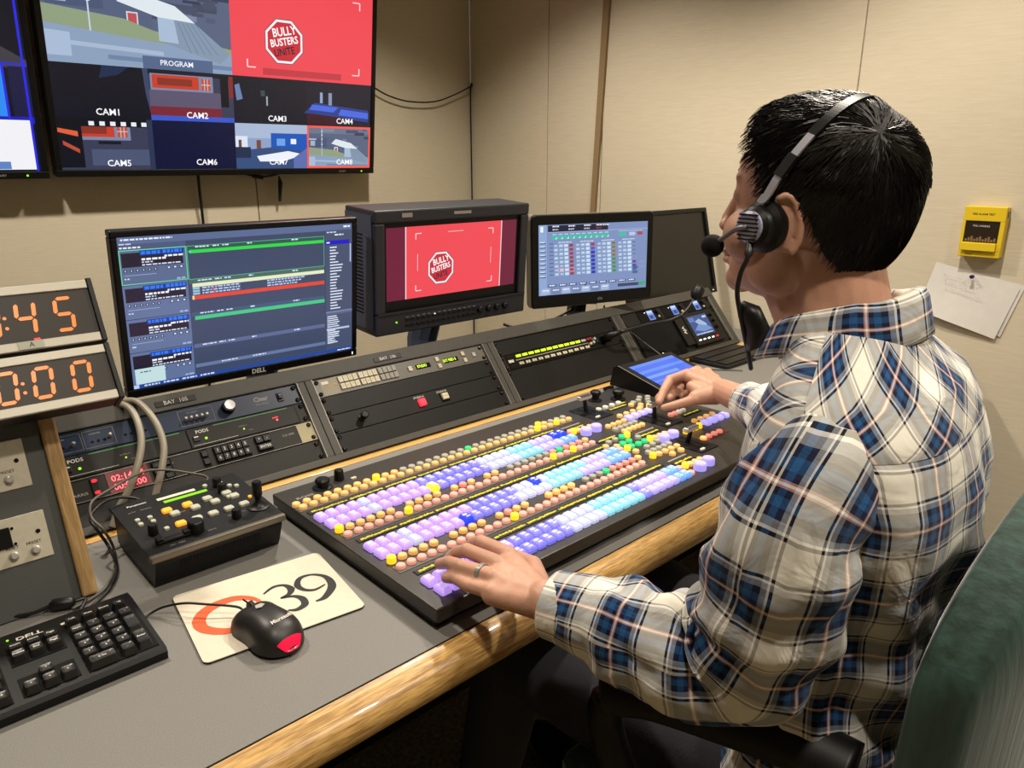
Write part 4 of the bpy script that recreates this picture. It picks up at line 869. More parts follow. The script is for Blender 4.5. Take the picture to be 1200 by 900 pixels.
# guards between the raised caps of the first bank
# fader levers
def tbar(X, Y, lean, label=None):
    x, y = sx(X), sy(Y)
    b = MB().mat(BLK); b.box(x-.028, x+.034, y-.075, y+.012, ZT-.001, ZT+.0025, .001); b.mat(BLKM); b.box(x-.008, x-.005, y-.06, y+.005, ZT+.002, ZT+.0032); b.box(x+.014, x+.017, y-.06, y+.005, ZT+.002, ZT+.0032); b.mat(CP['I']); b.plate(x-.012, y-.066, .014, .006, .0025, ZT+.002, ZT+.005); b.build('fader_plate', t)
    b = MB().mat(BLK); p0 = Vector((x, y-.02, ZT)); p1 = p0+Vector((-.004, lean, .032)); b.tube([p0, p1], [.006, .0045], 8)
    h = b.build('fader_lever', t); b = MB().mat(SILV)
    b.box(-.021, .021, -.006, .006, -.004, .006, .0022, M=Matrix.Translation(p1+Vector((0, 0, .004)))); b.mat(BLK)
    for k in (-1, 0, 1): b.box(-.018, .018, -.0055+.004*k+.003, -.004+.004*k+.003, .0055, .0068, M=Matrix.Translation(p1+Vector((0, 0, .004))))
    b.build('lever_handle', h)
tbar(1.262, 1.125, .004); tbar(1.342, .985, .0); tbar(1.268, .845, -.01)
for X, Y, r_ in ((1.345, 1.150, .013), (1.395, 1.118, .015)):
    MB(Matrix.Translation((sx(X), sy(Y), ZT))).mat(BLK).lathe([(r_*1.25, 0), (r_*1.2, .003), (r_*.7, .005), (r_*.7, .012), (r_, .016), (r_, .024), (r_*.7, .027), (0, .0275)], 20).build('joystick_knob', t)
MB(Matrix.Translation((sx(.588), sy(1.150), ZT))).mat(BLK).lathe([(.019, 0), (.018, .002), (.009, .004), (.008, .008), (.013, .010), (.0135, .015), (.011, .018), (0, .0185)], 24).build('joystick_knob', t)
MB(Matrix.Translation((sx(.628), sy(1.160), ZT))).mat(BLK).lathe([(.0095, 0), (.0085, .019), (.007, .021), (0, .021)], 18).build('dial_knob', t)
MB().mat(CREAM).plate(sx(.650), sy(1.145), .011, .006, .002, ZT, ZT+.003).build('small_key', t)
# menu screen on a wedge at the back right corner of the switcher
t = thing('menu_screen', 'tilted touch panel with a blue menu screen beside the far hand', 'touch panel', loc=(1.58, 1.13, DZ+ZT))
x0, x1 = 1.478-1.58, 1.71-1.58; pr = [(-.085, 0), (-.085, .020), (.06, .056), (.075, .050), (.085, 0)]
b = MB().mat(BLK); b.extx(pr, x0, x1); b.build('housing', t)
ya = Vector((0, .145, .036)).normalized(); F = frame((x0, -.085, .0205), (1, 0, 0), ya)
MB(F).mat(GRYP).box(.0, .0015, .0, .149, 0, .001).box(.0, x1-x0, 0, .0015, 0, .001).build('edge_line', t)
s = Scr(.19, .108, F @ Matrix.Translation((.022, .022, .0006))); s.r(0, 0, 1, 1, '#3c6ef0'); s.r(0, .0, 1, .12, '#5a8cf8'); s.r(.0, .30, 1, .42, '#5a90fa'); s.r(0, .55, .7, .66, '#6ea2ff'); s.r(0, .8, 1, .86, '#5a90fa'); s.build('screen_picture', t)
# ---------------------------------------------------------------- camera controller box
t = thing('camera_controller', 'black camera control box with joystick, knobs and pale green keys', 'controller', loc=(.362, 1.15, DZ))
b = MB().mat(BLK); w = .104
b.extx([(-.078, 0), (-.085, .012), (-.100, .045), (-.098, .060), (.1, .068), (.1, .004)], -w+.006, w-.006); b.build('case', t)
ya = Vector((0, .198, .008)).normalized(); F = frame((-w, -.098, .0605), (1, 0, 0), ya)
MB(F).mat(BLK2).box(0, 2*w, 0, .199, -.004, .0012, .001).build('top_plate', t)
MB(F).mat(mat('dark_metal_bar', '#6e685c', .35, .5)).box(-.001, 2*w+.001, -.006, .005, -.010, .0016, .003).build('front_bar', t)
b = MB(Matrix.Translation((0, 0, 0))).mat(BLKM)
for k in range(26): b.box(-.062+.0048*k, -.0595+.0048*k, -.0992, -.0985, .03, .044)
b.build('vent_slots', t)
MB(F).mat(LCDG).box(.074, .145, .155, .163, .001, .0018).build('green_display', t)
MB(F).mat(TAPE).box(.068, .13, .170, .178, .0012, .0018).build('tape_label', t)
MB(F).mat(WHT).text('Panasonic', .037, .178, .0055, .0014, bold=.015).build('maker_lettering', t)
MB(F).mat(GRYP).text('AUTO      MANUAL', .035, .155, .003, .0014).text('TELE   WIDE', .045, .014, .003, .0014).text('FOCUS', .10, .022, .003, .0014).text('PRESET', .085, .108, .003, .0014).text('GAIN  SHUTTER', .15, .048, .003, .0014).build('panel_lettering', t)
cx = lambda X: X-.362+w
def K(X, Y, m, r_=.0095, q=.0085, nm='key'): MB(F).mat(m).plate(cx(X), Y-1.052, r_, q, .002, .001, .0055, .001).build(nm, t)
for i in range(4):
    for j in range(2):
        m_ = AMBCAP if (i, j) in ((0, 0), (1, 0)) else LCAP; X = .325+.0325*i+.006*j; Y = 1.176-.018*j
        MB(F).mat(m_).plate(cx(X), Y-1.052, .015, .0125, .003, .001, .0065, .0015).build('square_key', t)
for i in range(5): MB(F).mat(AMBCAP if i == 0 else LCAP).plate(cx(.327+.0255*i), 1.120-1.052, .0155, .012, .003, .001, .0065, .0015).build('square_key', t)
for X, Y in ((.279, 1.172), (.279, 1.156), (.297, 1.170), (.297, 1.154), (.305, 1.118), (.330, 1.095), (.430, 1.218), (.438, 1.200), (.447, 1.192), (.420, 1.160), (.405, 1.225)): K(X, Y, LCAP, .0075, .0075, 'small_key')
MB(F).mat(AMBCAP).plate(cx(.448), 1.14-1.052, .006, .006, .003, .001, .004).build('amber_light', t)
for X, Y, r_, hh in ((.285, 1.117, .0075, .017), (.337, 1.083, .0125, .020), (.402, 1.086, .0075, .016), (.4225, 1.215, .0075, .016), (.4205, 1.188, .0075, .016)):
    autosmooth(MB(F @ Matrix.Translation((cx(X), Y-1.052, .001))).mat(BLK).lathe([(r_, 0), (r_*.95, hh*.9), (r_*.8, hh), (0, hh)], 18).build('knob', t))
b = MB(F @ Matrix.Translation((cx(.303), 1.083-1.052, .001))).mat(BLK); b.box(-.026, .026, -.007, .007, 0, .006, .003); b.box(-.026, -.014, -.007, .007, .005, .010, .003); b.box(.014, .026, -.007, .007, .005, .010, .003); b.build('zoom_rocker', t)
b = MB(F @ Matrix.Translation((cx(.444), 1.098-1.052, .001))).mat(BLK); b.lathe([(.018, 0), (.0175, .002), (.013, .003), (.008, .008), (.005, .014), (.0055, .018), (.0078, .024), (.0078, .044), (.006, .047), (0, .047)], 20); autosmooth(b.build('joystick', t))
# ---------------------------------------------------------------- mouse pad and mouse
pp = [at_z(*q, DZ) for q in ((244, 779), (433, 711), (369, 650), (197.5, 703))]
c0 = sum(pp, Vector())/4; xa = ((pp[1]-pp[0])+(pp[2]-pp[3])).normalized(); PW = ((pp[1]-pp[0]).length+(pp[2]-pp[3]).length)/2; PH = ((pp[3]-pp[0]).length+(pp[2]-pp[1]).length)/2
PM = frame(Vector((c0.x, c0.y, DZ)), xa, Vector((-xa.y, xa.x, 0)))
t = thing('mouse_pad', 'white mouse pad printed with an orange ring and a black 39', 'mouse pad', PM)
MB().mat(PADB).plate(0, 0, PW, PH, .009, 0, .0025).build('rubber_base', t); MB().mat(PADW).plate(0, 0, PW, PH, .009, .0025, .0035).build('white_cover', t)
def ribbon(pts, ws, z, m, name):
    pts = spline([(a, c, 0) for a, c in pts], 6); N = len(pts); b = MB().mat(m); L_ = []; Rr = []
    for i, p in enumerate(pts):
        d_ = (pts[min(i+1, N-1)]-pts[max(i-1, 0)]).normalized(); n_ = Vector((-d_.y, d_.x, 0)); k = i/(N-1)*(len(ws)-1); a = int(k); f_ = k-a; w_ = ws[a]*(1-f_)+ws[min(a+1, len(ws)-1)]*f_
        L_.append(p+n_*w_/2); Rr.append(p-n_*w_/2)
    b.add([(p.x, p.y, z) for p in L_+Rr], [(i, i+1, N+i+1, N+i) for i in range(N-1)]); return b
PMi = PM.inverted()
def pl(x, y): q = PMi @ at_z(180+x/4.286, 630+y/4.286, DZ+.0035); return (q.x, q.y)
b3 = ribbon([pl(552, 285), pl(600, 250), pl(655, 240), pl(690, 258), pl(680, 285), pl(640, 305), pl(700, 295), pl(745, 305), pl(760, 335), pl(720, 362), pl(675, 365)], [.003, .006, .006, .011, .008, .003, .006, .010, .011, .008, .003], .0038, INK, '')
b9 = ribbon([pl(862, 235), pl(810, 262), pl(755, 262), pl(722, 240), pl(735, 205), pl(790, 187), pl(850, 192), pl(885, 215), pl(895, 250), pl(860, 300), pl(815, 320)], [.003, .006, .007, .010, .008, .005, .007, .011, .013, .010, .003], .0038, INK, '')
b3.add([], []); o = b3
b9i = len(b3.v); b3.v += b9.v; b3.f += [[i+b9i for i in f] for f in b9.f]; b3.m += b9.m; b3.c += b9.c; b3.uv += b9.uv; b3.sm += b9.sm; b3.build('printed_number', t)
ring = [pl(*q) for q in ((520, 312), (470, 304), (400, 308), (320, 335), (255, 375), (228, 420), (245, 455), (300, 470), (370, 470), (440, 450), (500, 420), (540, 380), (545, 340), (520, 312))]
ribbon(ring, [.006, .011, .014, .017, .018, .018, .016, .015, .014, .012, .012, .010, .008, .006], .0038, ORNG, '').build('printed_ring', t)
# mouse: long axis from the cable end to the palm end
m0, m1 = at_z(281, 722, DZ+.004), at_z(342, 765, DZ+.004)
ym = (m0-m1); ym.z = 0; ym.normalize(); mc = (m0+m1)/2; ML = .124; MM = frame(Vector((mc.x+.002, mc.y-.004, DZ+.0035)), Vector((ym.y, -ym.x, 0)), ym)
t = thing('computer_mouse', 'black optical mouse glowing red at its heel, resting on the pad', 'mouse', MM)
def mrad(s_):  # half width along the length, -1 heel .. 1 nose
    return .0345*(1-abs(s_)**3.2*.34)*(1-.10*math.exp(-((s_-.10)/.35)**2))*math.sqrt(max(0, 1-abs(s_)**5.))
def mtop(s_): return (.037*math.sqrt(max(0, 1-((s_+.12)/1.18)**2))+.002) if s_ > -1.2 else .01
def mouse_shell(s0, s1, inflate, zmin, mm, name, par, a0=0., a1=180., nseg=18):
    rings = []; N = 22
    for i in range(N+1):
        s_ = s0+(s1-s0)*i/N; w_ = max(mrad(s_), .0006)+inflate; h_ = mtop(max(min(s_, .99), -.99))*max(.25, (1-abs(s_)**6))+inflate; r_ = []
        for k in range(nseg+1):
            a = R(a0+(a1-a0)*k/nseg); ca, sa = math.cos(a), math.sin(a)
            r_.append((w_*math.copysign(abs(ca)**.75, ca), s_*ML/2*(1+inflate*8), zmin+(h_-zmin)*abs(sa)**.8))
        rings.append(r_)
    b = MB().mat(mm); n = nseg+1; vs = [p for r_ in rings for p in r_]; fs = []
    for i in range(N):
        for k in range(nseg): fs.append((i*n+k, i*n+k+1, (i+1)*n+k+1, (i+1)*n+k))
    if a0 == 0.:
        for i in range(N): fs.append((i*n, (i+1)*n, (i+1)*n+nseg, i*n+nseg))
        fs.append(tuple(range(n))); fs.append(tuple(reversed(range(N*n, N*n+n))))
    b.add(vs, fs); o = b.build(name, par); autosmooth(o, 60); return o
MSH = mat('mouse_black', '#1b1a19', .42, noise_s=600, noise_a=.1)
shell = mouse_shell(-.99, .99, 0, .0015, MSH, 'shell', t)
mouse_shell(-1.0, -.84, .0011, .003, mat('red_glow_plastic', '#a01028', .25, emis='#ff1038', estr=1.1), 'red_heel_light', t, 42, 138, 14)
MB().mat(BLKM).box(-.0006, .0006, .012, .055, .030, .0322).build('button_split', t)
b = MB(Matrix.Translation((0, .034, .027)) @ Matrix.Rotation(R(90), 4, 'Y') @ Matrix.Translation((0, 0, -.0035))).mat(BLK2).lathe([(.008, 0), (.0095, .001), (.0095, .006), (.008, .007), (0, .007)], 18); b.build('scroll_wheel', t)
b = MB(Matrix.Translation((.0, .012, .0392))).mat(SILV); b.prism([(-.007, -.002), (0, -.005), (.007, -.001), (.004, .004), (-.004, .005)], 0, .0008); b.build('silver_badge', t)
b = MB(Matrix.Translation((.004, -.031, .0365)) @ Matrix.Rotation(R(24), 4, 'X')); b.mat(WHT).text('Microsoft', 0, 0, .0055, .001, bold=.02); b.build('maker_lettering', t)
# ---------------------------------------------------------------- keyboard
KM = frame((.222, 1.048, DZ), (1, 0, 0), (0, 1, 0)); kw, kd = .46, .158
t = thing('computer_keyboard', 'black computer keyboard with raised number pad at the left edge of the desk', 'keyboard', KM)
b = MB().mat(BLK); b.extx([(-kd, 0), (-kd-.002, .012), (-kd+.002, .017), (-.022, .024), (-.0, .022), (.002, .006), (0, 0)], -kw, 0); o = b.build('case', t)
sl = (.024-.017)/(kd-.024); F = frame((0, -kd, .0174), (1, 0, 0), (0, 1, sl))
for a_, c_, d_, e_ in ((-.0865, -.006, .010, .124), (-.154, -.094, .078, .122), (-.154, -.094, .012, .050), (-.44, -.164, .010, .124)): MB(F).mat(BLKM).box(a_, c_, d_, e_, -.001, .0006).build('key_well', t)
KEYM = mat('key_black', '#191918', .35)
def key(x, y, w_, h_, txt=''):
    b = MB(F).mat(KEYM); rs0 = b.rring(w_, h_, .002, 2); rs1 = b.rring(w_*.76, h_*.76, .0025, 2); n = len(rs0)
    vs = [(x+p, y+q, .0005) for p, q in rs0]+[(x+p, y+q+.001, .0095) for p, q in rs1]+[(x+p*.6, y+q*.6+.001, .0088) for p, q in rs1]
    fs = [(i, (i+1) % n, n+(i+1) % n, n+i) for i in range(n)]+[(n+i, n+(i+1) % n, 2*n+(i+1) % n, 2*n+i) for i in range(n)]+[tuple(range(2*n, 3*n))]
    b.add(vs, fs)
    if txt: b.mat(WHT).text(txt, x, y+.001, .0034, .0097, bold=.02)
    o = b.build('key', t); return o
p = .0192; kx = -.0775; ky = .020
for i, r_ in enumerate((['0', None, '.'], ['1', '2', '3'], ['4', '5', '6'], ['7', '8', '9'], ['Num', '/', '*'])):
    for j, c in enumerate(r_):
        if c is None: continue
        w_ = .0178
        if c == '0': key(kx+p/2, ky, .037, .0175, '0 Ins'); continue
        key(kx+j*p, ky+i*p, w_, .0175, c)
key(kx+3*p, ky+p/2, .0178, .037, 'Enter'); key(kx+3*p, ky+2.5*p, .0178, .037, ''); key(kx+3*p, ky+4*p, .0178, .0175, '-')
for j in range(4): key(kx+j*p, ky+5*p+.006, .0178, .015, ('Calc', 'Mute', 'Down', 'Up')[j])
for j in range(3):
    key(-.1435+j*p, .090, .0178, .0175, ('Delete', 'End', 'Page')[j]); key(-.1435+j*p, .090+p, .0178, .0175, ('Insert', 'Home', 'Page')[j]); key(-.1435+j*p, .021, .0178, .0175, '<v>'[j])
key(-.1435+p, .021+p, .0178, .0175, '^')
for i in range(5):
    for j in range(12): key(-.1735-j*p-.003*(i % 2), ky+i*p, .0178, .0175, 'QWERTYUIOPAS'[j])
MB(F).mat(WHT).text('DELL', -.125, .1335, .0075, .0003, bold=.03, wide=1.3).build('maker_lettering', t); MB(F).mat(TAPE).box(-.0895, -.0755, .129, .134, .0002, .0006).build('paper_label', t); MB(F).mat(GRN).plate(-.148, .1385, .003, .003, .0015, 0, .0006).build('green_light', t)
# ---------------------------------------------------------------- leads on the desk
def lead(name, label, pts, r_, m=CABB, extra=None):
    b = MB().mat(m); b.smooth = True; b.tube(spline(pts, 8), r_, 8)
    if extra: extra(b)
    return tag(recenter(b.build(name)), label, 'cable')
lead('mouse_cable', 'thin black mouse lead arching across the pad to the keyboard', [MM @ Vector((0, .056, .010)), MM @ Vector((-.002, .070, .014)), at_z(240, 708, DZ+.022), at_z(215, 707, DZ+.022), at_z(190, 712, DZ+.012), at_z(172, 722, DZ+.004), at_z(160, 733, DZ+.012)], .0017)
lead('controller_cable', 'grey and black lead looping from the control box down to the desk', [Vector((.400, 1.245, .795)), at_y(243, 560, 1.262), at_y(220, 554, 1.27), at_y(190, 550.5, 1.275), at_y(165, 554, 1.27), at_y(130, 573, 1.255), at_y(108, 588, 1.235), at_y(107, 606, 1.215), at_y(122, 622, 1.19), at_z(134, 645, DZ+.006), at_z(134, 668, DZ+.005), at_z(124, 688, DZ+.004), at_z(108, 701, DZ+.004), Vector((.158, 1.085, DZ+.006))], .0022, CABT)
lead('controller_power_lead', 'black lead curling behind the control box to the desk', [Vector((.33, 1.252, .775)), at_y(165, 586, 1.262), at_y(140, 583, 1.27), at_y(120, 590, 1.265), at_y(106, 606, 1.25), at_y(113, 620, 1.235), at_z(127, 640, DZ+.006), at_z(137, 665, DZ+.005), at_z(128, 690, DZ+.004), Vector((.175, 1.07, DZ+.005))], .0026)
def bead(b):
    b.tube([at_z(88, 704, DZ+.010), at_z(84, 705.5, DZ+.010), at_z(63, 709, DZ+.010), at_z(58, 711, DZ+.010)], [.004, .0085, .0085, .004], 12)
lead('keyboard_cable', 'black keyboard lead with a thick ferrite bead, below the oak post', [Vector((.165, 1.075, DZ+.004)), at_z(100, 702, DZ+.008), at_z(86, 705, DZ+.010), at_z(60, 710, DZ+.010), at_z(40, 718, DZ+.006), at_z(20, 722, DZ+.0055), at_z(-5, 727, DZ+.0055), at_z(-50, 738, DZ+.0055)], .0026, CABB, bead)
NM = Vector((0, -math.sin(TH), math.cos(TH)))
def onrack(x, y, off): return at_plane(x, y, Vector((0, 1.315, .755))+NM*off, NM)
TUBG = mat('grey_conduit', '#8d8676', .42)
for nm, lb, P in (('thick_cable', 'left of the two thick grey cables arching over bay 105', [(128, 476, -.01), (143, 474, .012), (155, 482, .03), (163, 500, .045), (165.5, 522, .05), (160, 550, .045), (150, 576, .03), (139, 596, .016), (132, 618, .006)]), ('thick_cable', 'right of the two thick grey cables arching over bay 105', [(138, 471, -.01), (158, 470, .012), (172, 481, .03), (185, 500, .045), (192, 524, .05), (189, 552, .045), (182, 580, .03), (176, 600, .016), (172, 620, .006)])):
    b = MB().mat(TUBG); b.smooth = True; b.tube(spline([onrack(*q) for q in P], 8), .0062, 12); tag(recenter(b.build(nm)), lb, 'cable', 'thick grey cables over the first rack bay')
# gooseneck microphone
t = thing('gooseneck_microphone', 'black gooseneck microphone bending up from the console before the dark monitor', 'microphone', loc=onrack(706, 398, .008)); 
g = [onrack(706, 399, .004), onrack(714, 394, .03), onrack(728, 389, .06)]; q0 = (g[-1]-CAM).dot(FW)
g2 = [at_d(745, 384, q0+.03), at_d(765, 379, q0+.06), at_d(783, 376, q0+.08), at_d(797, 370, q0+.09), at_d(806, 361, q0+.10), at_d(814, 349, q0+.10)]
b = MB().mat(BLK); b.smooth = True; b.tube(g, [.013, .012, .007], 12); b.build('plug', t, world=True)
b = MB().mat(CABB); b.smooth = True; b.tube(spline(g[2:]+g2[:4], 6), .0055, 10); b.build('flexible_neck', t, world=True); b = MB().mat(CABT); b.smooth = True; b.tube(spline(g2[3:], 6), .0026, 8); b.build('thin_neck', t, world=True)
hp = g2[-1]; hd = (at_d(826, 326, q0+.11)-hp).normalized(); b = MB().mat(BLK2); b.smooth = True; b.tube([hp-hd*.004, hp, hp+hd*.012, hp+hd*.03, hp+hd*.04, hp+hd*.044], [.006, .013, .019, .019, .014, .005], 16); b.build('foam_head', t, world=True)
lead('tagged_lead', 'thin lead with a white tag crossing the right rack bay', [onrack(738, 388, .02), onrack(752, 399, .03), at_d(768, 411, q0+.0), at_d(780, 420, q0-.03), at_z(797, 433, DZ+.02), at_z(830, 433, DZ+.004), at_z(870, 434, DZ+.004)], .0018, CABT, lambda b: b.mat(PAPER).box(-.007, .007, -.001, .001, -.011, .011, M=Matrix.Translation(at_d(777, 418, q0-.02)) @ Matrix.Rotation(R(25), 4, 'Y')))
lead('monitor_lead', 'black cable drooping between the broadcast monitor and the touch screen', [at_y(590, 380, 1.58), at_y(605, 384, 1.56), at_y(622, 382.5, 1.55), at_y(640, 378, 1.54), at_y(657, 370, 1.53), at_y(672, 361, 1.52), at_y(684, 353, 1.55)], .004)
lead('plug_lead', 'black plugs and short leads bunched under the touch screen', [at_y(642, 384, 1.50), at_y(650, 379, 1.49), at_y(659, 377, 1.48), at_y(668, 372, 1.48), at_y(680, 365, 1.49), at_y(692, 369, 1.46), at_y(697, 380, 1.445), at_y(695, 392, 1.43)], .0028, CABB, lambda b: b.tube([at_y(664, 377, 1.48), at_y(667, 374, 1.48), at_y(676, 366, 1.485)], [.004, .009, .008], 10))
lead('hanging_lead', 'straight black lead dropping from the touch screen onto the key panel', [at_y(708, 358, 1.47), at_y(708.5, 380, 1.44), onrack(708, 397, .006)], .003)
lead('curved_cable', 'thick black cable lying behind the menu screen on the desk', [at_z(762, 432, DZ+.008), at_z(790, 435, DZ+.008), at_z(818, 444, DZ+.007), at_z(846, 454, DZ+.007), at_z(880, 463, DZ+.007), at_z(930, 470, DZ+.007)], .0065)
# slim dark keypads on the far end of the desk
P = [at_z(*q, DZ) for q in ((806, 424), (852, 434), (905, 416), (868, 402))]; xa = (P[2]-P[1]); xa.z = 0; L1 = xa.length; M = frame(P[1], xa, (P[0]-P[1])); L2 = abs((P[0]-P[1]).dot((M.to_3x3() @ Vector((0, 1, 0)))))
t = thing('slim_keyboard', 'slim dark keyboard on the far end of the desk by the waveform monitor', 'keyboard', M)
MB().mat(BLK2).box(0, L1, 0, L2, 0, .012, .003).build('case', t); b = MB().mat(BLK)
for k in range(3): b.box(.012, L1-.012, L2*(.07+.31*k), L2*(.07+.31*k+.26), .012, .0155, .001)
b.build('key_block', t)
# small dark stylus lying behind the switcher
b = MB().mat(BLK); b.tube([at_z(708, 456, DZ+.006), at_z(713, 454, DZ+.008), at_z(718, 453.5, DZ+.005)], .005, 8); b.mat(SILV); b.tube([at_z(716, 453, DZ+.006), at_z(727, 453, DZ+.004)], .003, 8); tag(recenter(b.build('stylus_pen')), 'small black and silver stylus on the desk behind the switcher', 'stylus')
# ---------------------------------------------------------------- on the right wall
M = frame((XW, .7405, 1.077), (0, -1, 0), (0, 0, 1)); W, H, D = .110, .146, .034
t = thing('yellow_dispenser', 'yellow plastic box with a dark window fixed to the right wall', 'wall box', M)
b = MB().mat(YEL); b.box(0, W, 0, H, 0, D*.72, .003); b.box(.0, W, 0, .018, D*.7, D, .002); b.box(0, W, H-.042, H, D*.7, D, .002); b.box(0, .008, .018, H-.042, D*.7, D, .001); b.box(W-.012, W, .018, H-.042, D*.7, D, .001); b.box(.008, W-.012, .018, .042, D*.7, D*1.25, .002); b.mat(ALU).box(W-.003, W+.002, H-.03, H-.012, .01, .022); b.build('case', t)
MB().mat(mat('smoked_window', '#2a2118', .2)).box(.008, W-.012, .042, H-.042, D*.7, D*.9).build('dark_window', t)
b = MB().mat(mat('window_contents', '#7a6040', .6))
for k in range(11): b.box(.012+.0075*k, .0175+.0075*k, .045, .052+.004*(k % 3), D*.9, D*.92)
b.mat(WHT).text('PULL HANDLE', .05, .09, .005, D*.92, bold=.01); b.build('window_lettering', t)
MB().mat(INK).text('FIRE ALARM TEST', .052, H-.022, .0055, D+.0003, bold=.02).text('Simplex', .03, .007, .004, D+.0003).build('front_lettering', t)
MB().mat(BLK).box(.037, .065, .0165, .0195, D*.9, D+.001).build('finger_slot', t)
pp = [at_x(*q, XW) for q in ((1076, 361), (1166, 397), (1196, 338), (1098, 307))]
def sheet(P, lift, name, m, par, curl, nU=12, nV=8):
    b = MB().mat(m); b.smooth = True; vs = []; fs = []
    for j in range(nV+1):
        for i in range(nU+1):
            u, v = i/nU, j/nV; p = (P[0]*(1-u)+P[1]*u)*(1-v)+(P[3]*(1-u)+P[2]*u)*v
            vs.append((XW-lift-curl*((1-v)**2)*(.6+.4*math.sin(3*u+1))-.004*v*(1-v), p.y, p.z))
    n = nU+1
    for j in range(nV):
        for i in range(nU): fs.append((j*n+i, j*n+i+1, (j+1)*n+i+1, (j+1)*n+i))
    b.add(vs, fs); return b
t = thing('pinned_note', 'white paper note with faint handwriting pinned below the yellow box', 'paper', loc=Vector((XW, .70, .838)))
P2 = [p+Vector((0, -.012, .008)) for p in pp]; P2[3] = pp[3]; P2[0] = pp[0]+Vector((0, -.01, .01))
sheet(P2, .0015, 'back_sheet', PAPER, t, .006).build('back_sheet', t, world=True); sheet(pp, .004, 'front_sheet', PAPER, t, .016).build('front_sheet', t, world=True)
b = MB().mat(mat('pencil_grey', '#a39d96', .8)); rd = random.Random(9)
ux = (pp[2]-pp[3]).normalized(); uy = (pp[3]-pp[0]).normalized(); F = frame(pp[3]+Vector((-.0125, 0, 0)), ux, uy)
for ln in range(3):
    x = .035+.01*ln
    while x < .13+.03*(ln == 2):
        w_ = rd.uniform(.004, .008); b.tube([F @ Vector((x+w_*q, -.026-.019*ln-.09*x*0+rd.uniform(-.004, .004), -.004 if False else 0)) for q in (0, .3, .6, 1)], .00045, 4); x += w_+rd.uniform(.002, .007)
b.build('handwriting', t, world=True)
pn = at_x(1140, 324, XW-.012); b = MB().mat(mat('purple_pin', '#2c2050', .3)); b.M = frame(pn+Vector((.012, 0, 0)), (0, -1, 0), (0, 0, 1)); b.lathe([(.0015, 0), (.0015, .012), (.005, .013), (.004, .017), (.004, .021), (.006, .024), (0, .025)], 14)
tag(recenter(b.build('push_pin')), 'dark purple push pin holding the paper note to the wall', 'push pin')
# ---------------------------------------------------------------- office chair
t = thing('office_chair', 'green upholstered office chair with black armrests that the man sits in', 'chair', loc=(.88, .33, 0)); CH = t
def sbox(name, mm, fn, par=None, sub=2):
    """soft upholstered block: grid box mapped through fn(u,v,w), all in -1..1"""
    bm = bmesh.new(); bmesh.ops.create_cube(bm, size=2); bmesh.ops.subdivide_edges(bm, edges=list(bm.edges), cuts=9, use_grid_fill=True)
    for v in bm.verts: v.co = Vector(fn(*v.co))
    b = MB().mat(mm); b.smooth = True; b.bm(bm); o = b.build(name, par or CH, world=True); k = o.modifiers.new('s', 'SUBSURF'); k.levels = k.render_levels = sub-1; return o
def soft(a, e=.16):  # pull block corners in
    return a
def back(u, v, w):
    # u across, v thickness (front +), w height
    edge = (max(abs(u), abs(w))**6); th = .046*(1-.45*edge)
    x = u*.265*(1-.12*max(0, -w)); zt = 1.085-.170*abs(u)**2.6; zb = .52+.03*u*u; k = (w+1)/2
    y = .118+v*th+.036*(u**2)-.012*k
    return (.905+x, y, zb+(zt-zb)*k)
sbox('backrest', GREEN, back)
def seat(u, v, w):
    e = max(abs(u), abs(v))**6; return (.87+u*.25*(1-.08*max(0, v)), .36+v*.24, .485+w*.045*(1-.5*e)+(.01*u*u))
sbox('seat', GREEN, seat)
b = MB().mat(BLK); b.box(.78, .96, .23, .47, .40, .445, .01); b.cyl((.87, .35, .09), (.87, .35, .40), .03, .025, 16); b.cyl((.87, .35, .07), (.87, .35, .14), .045, .04, 16); b.box(.84, .95, .075, .12, .42, .70, .01); b.box(.84, .95, .09, .30, .41, .43, .006); b.build('column', CH, world=True)
for k in range(5):
    a = R(72*k+20); p = Vector((.87+.30*math.cos(a), .35+.30*math.sin(a), .075)); b = MB().mat(BLK); b.tube([(.87, .35, .10), p], [.025, .017], 8, flat=.8); b.cyl(p-Vector((math.sin(a)*-.016, math.cos(a)*.016, .048)), p+Vector((math.sin(a)*-.016, math.cos(a)*.016, -.048)), .027, .027, 14); b.build('base_leg', CH, world=True)
def armrest(x, s_):
    b = MB().mat(BLK); b.smooth = True
    if s_ < 0: P = [at_z(704, 806, .742), at_z(730, 806, .748), at_z(770, 812, .748), at_z(850, 838, .742), at_z(930, 868, .738), at_z(1000, 905, .735)]
    else: P = [Vector((x, .50, .735)), Vector((x, .44, .745)), Vector((x, .32, .745)), Vector((x, .22, .74)), Vector((x, .16, .73))]
    b.tube(spline(P, 6), [.012]+[.031]*(5*len(P)) + [.03]*40 if False else [(.018 if i == 0 else .033) for i in range(6*(len(P)-1)+1)], 16, flat=.55)
    o = b.build('armrest_pad', CH, world=True)
    b = MB().mat(BLK); b.smooth = True; f = P[0]; e = P[-2]
    b.tube(spline([f+Vector((.004, -.01, -.008)), f+Vector((.005, -.005, -.05)), f+Vector((.02, -.03, -.14)), f+Vector((.06*-s_, -.06, -.24)), Vector((.87+s_*.17, .36, .43))], 6), .017, 12, flat=1.3)
    b.build('armrest_support', CH, world=True)
armrest(.66, -1); armrest(1.12, 1)
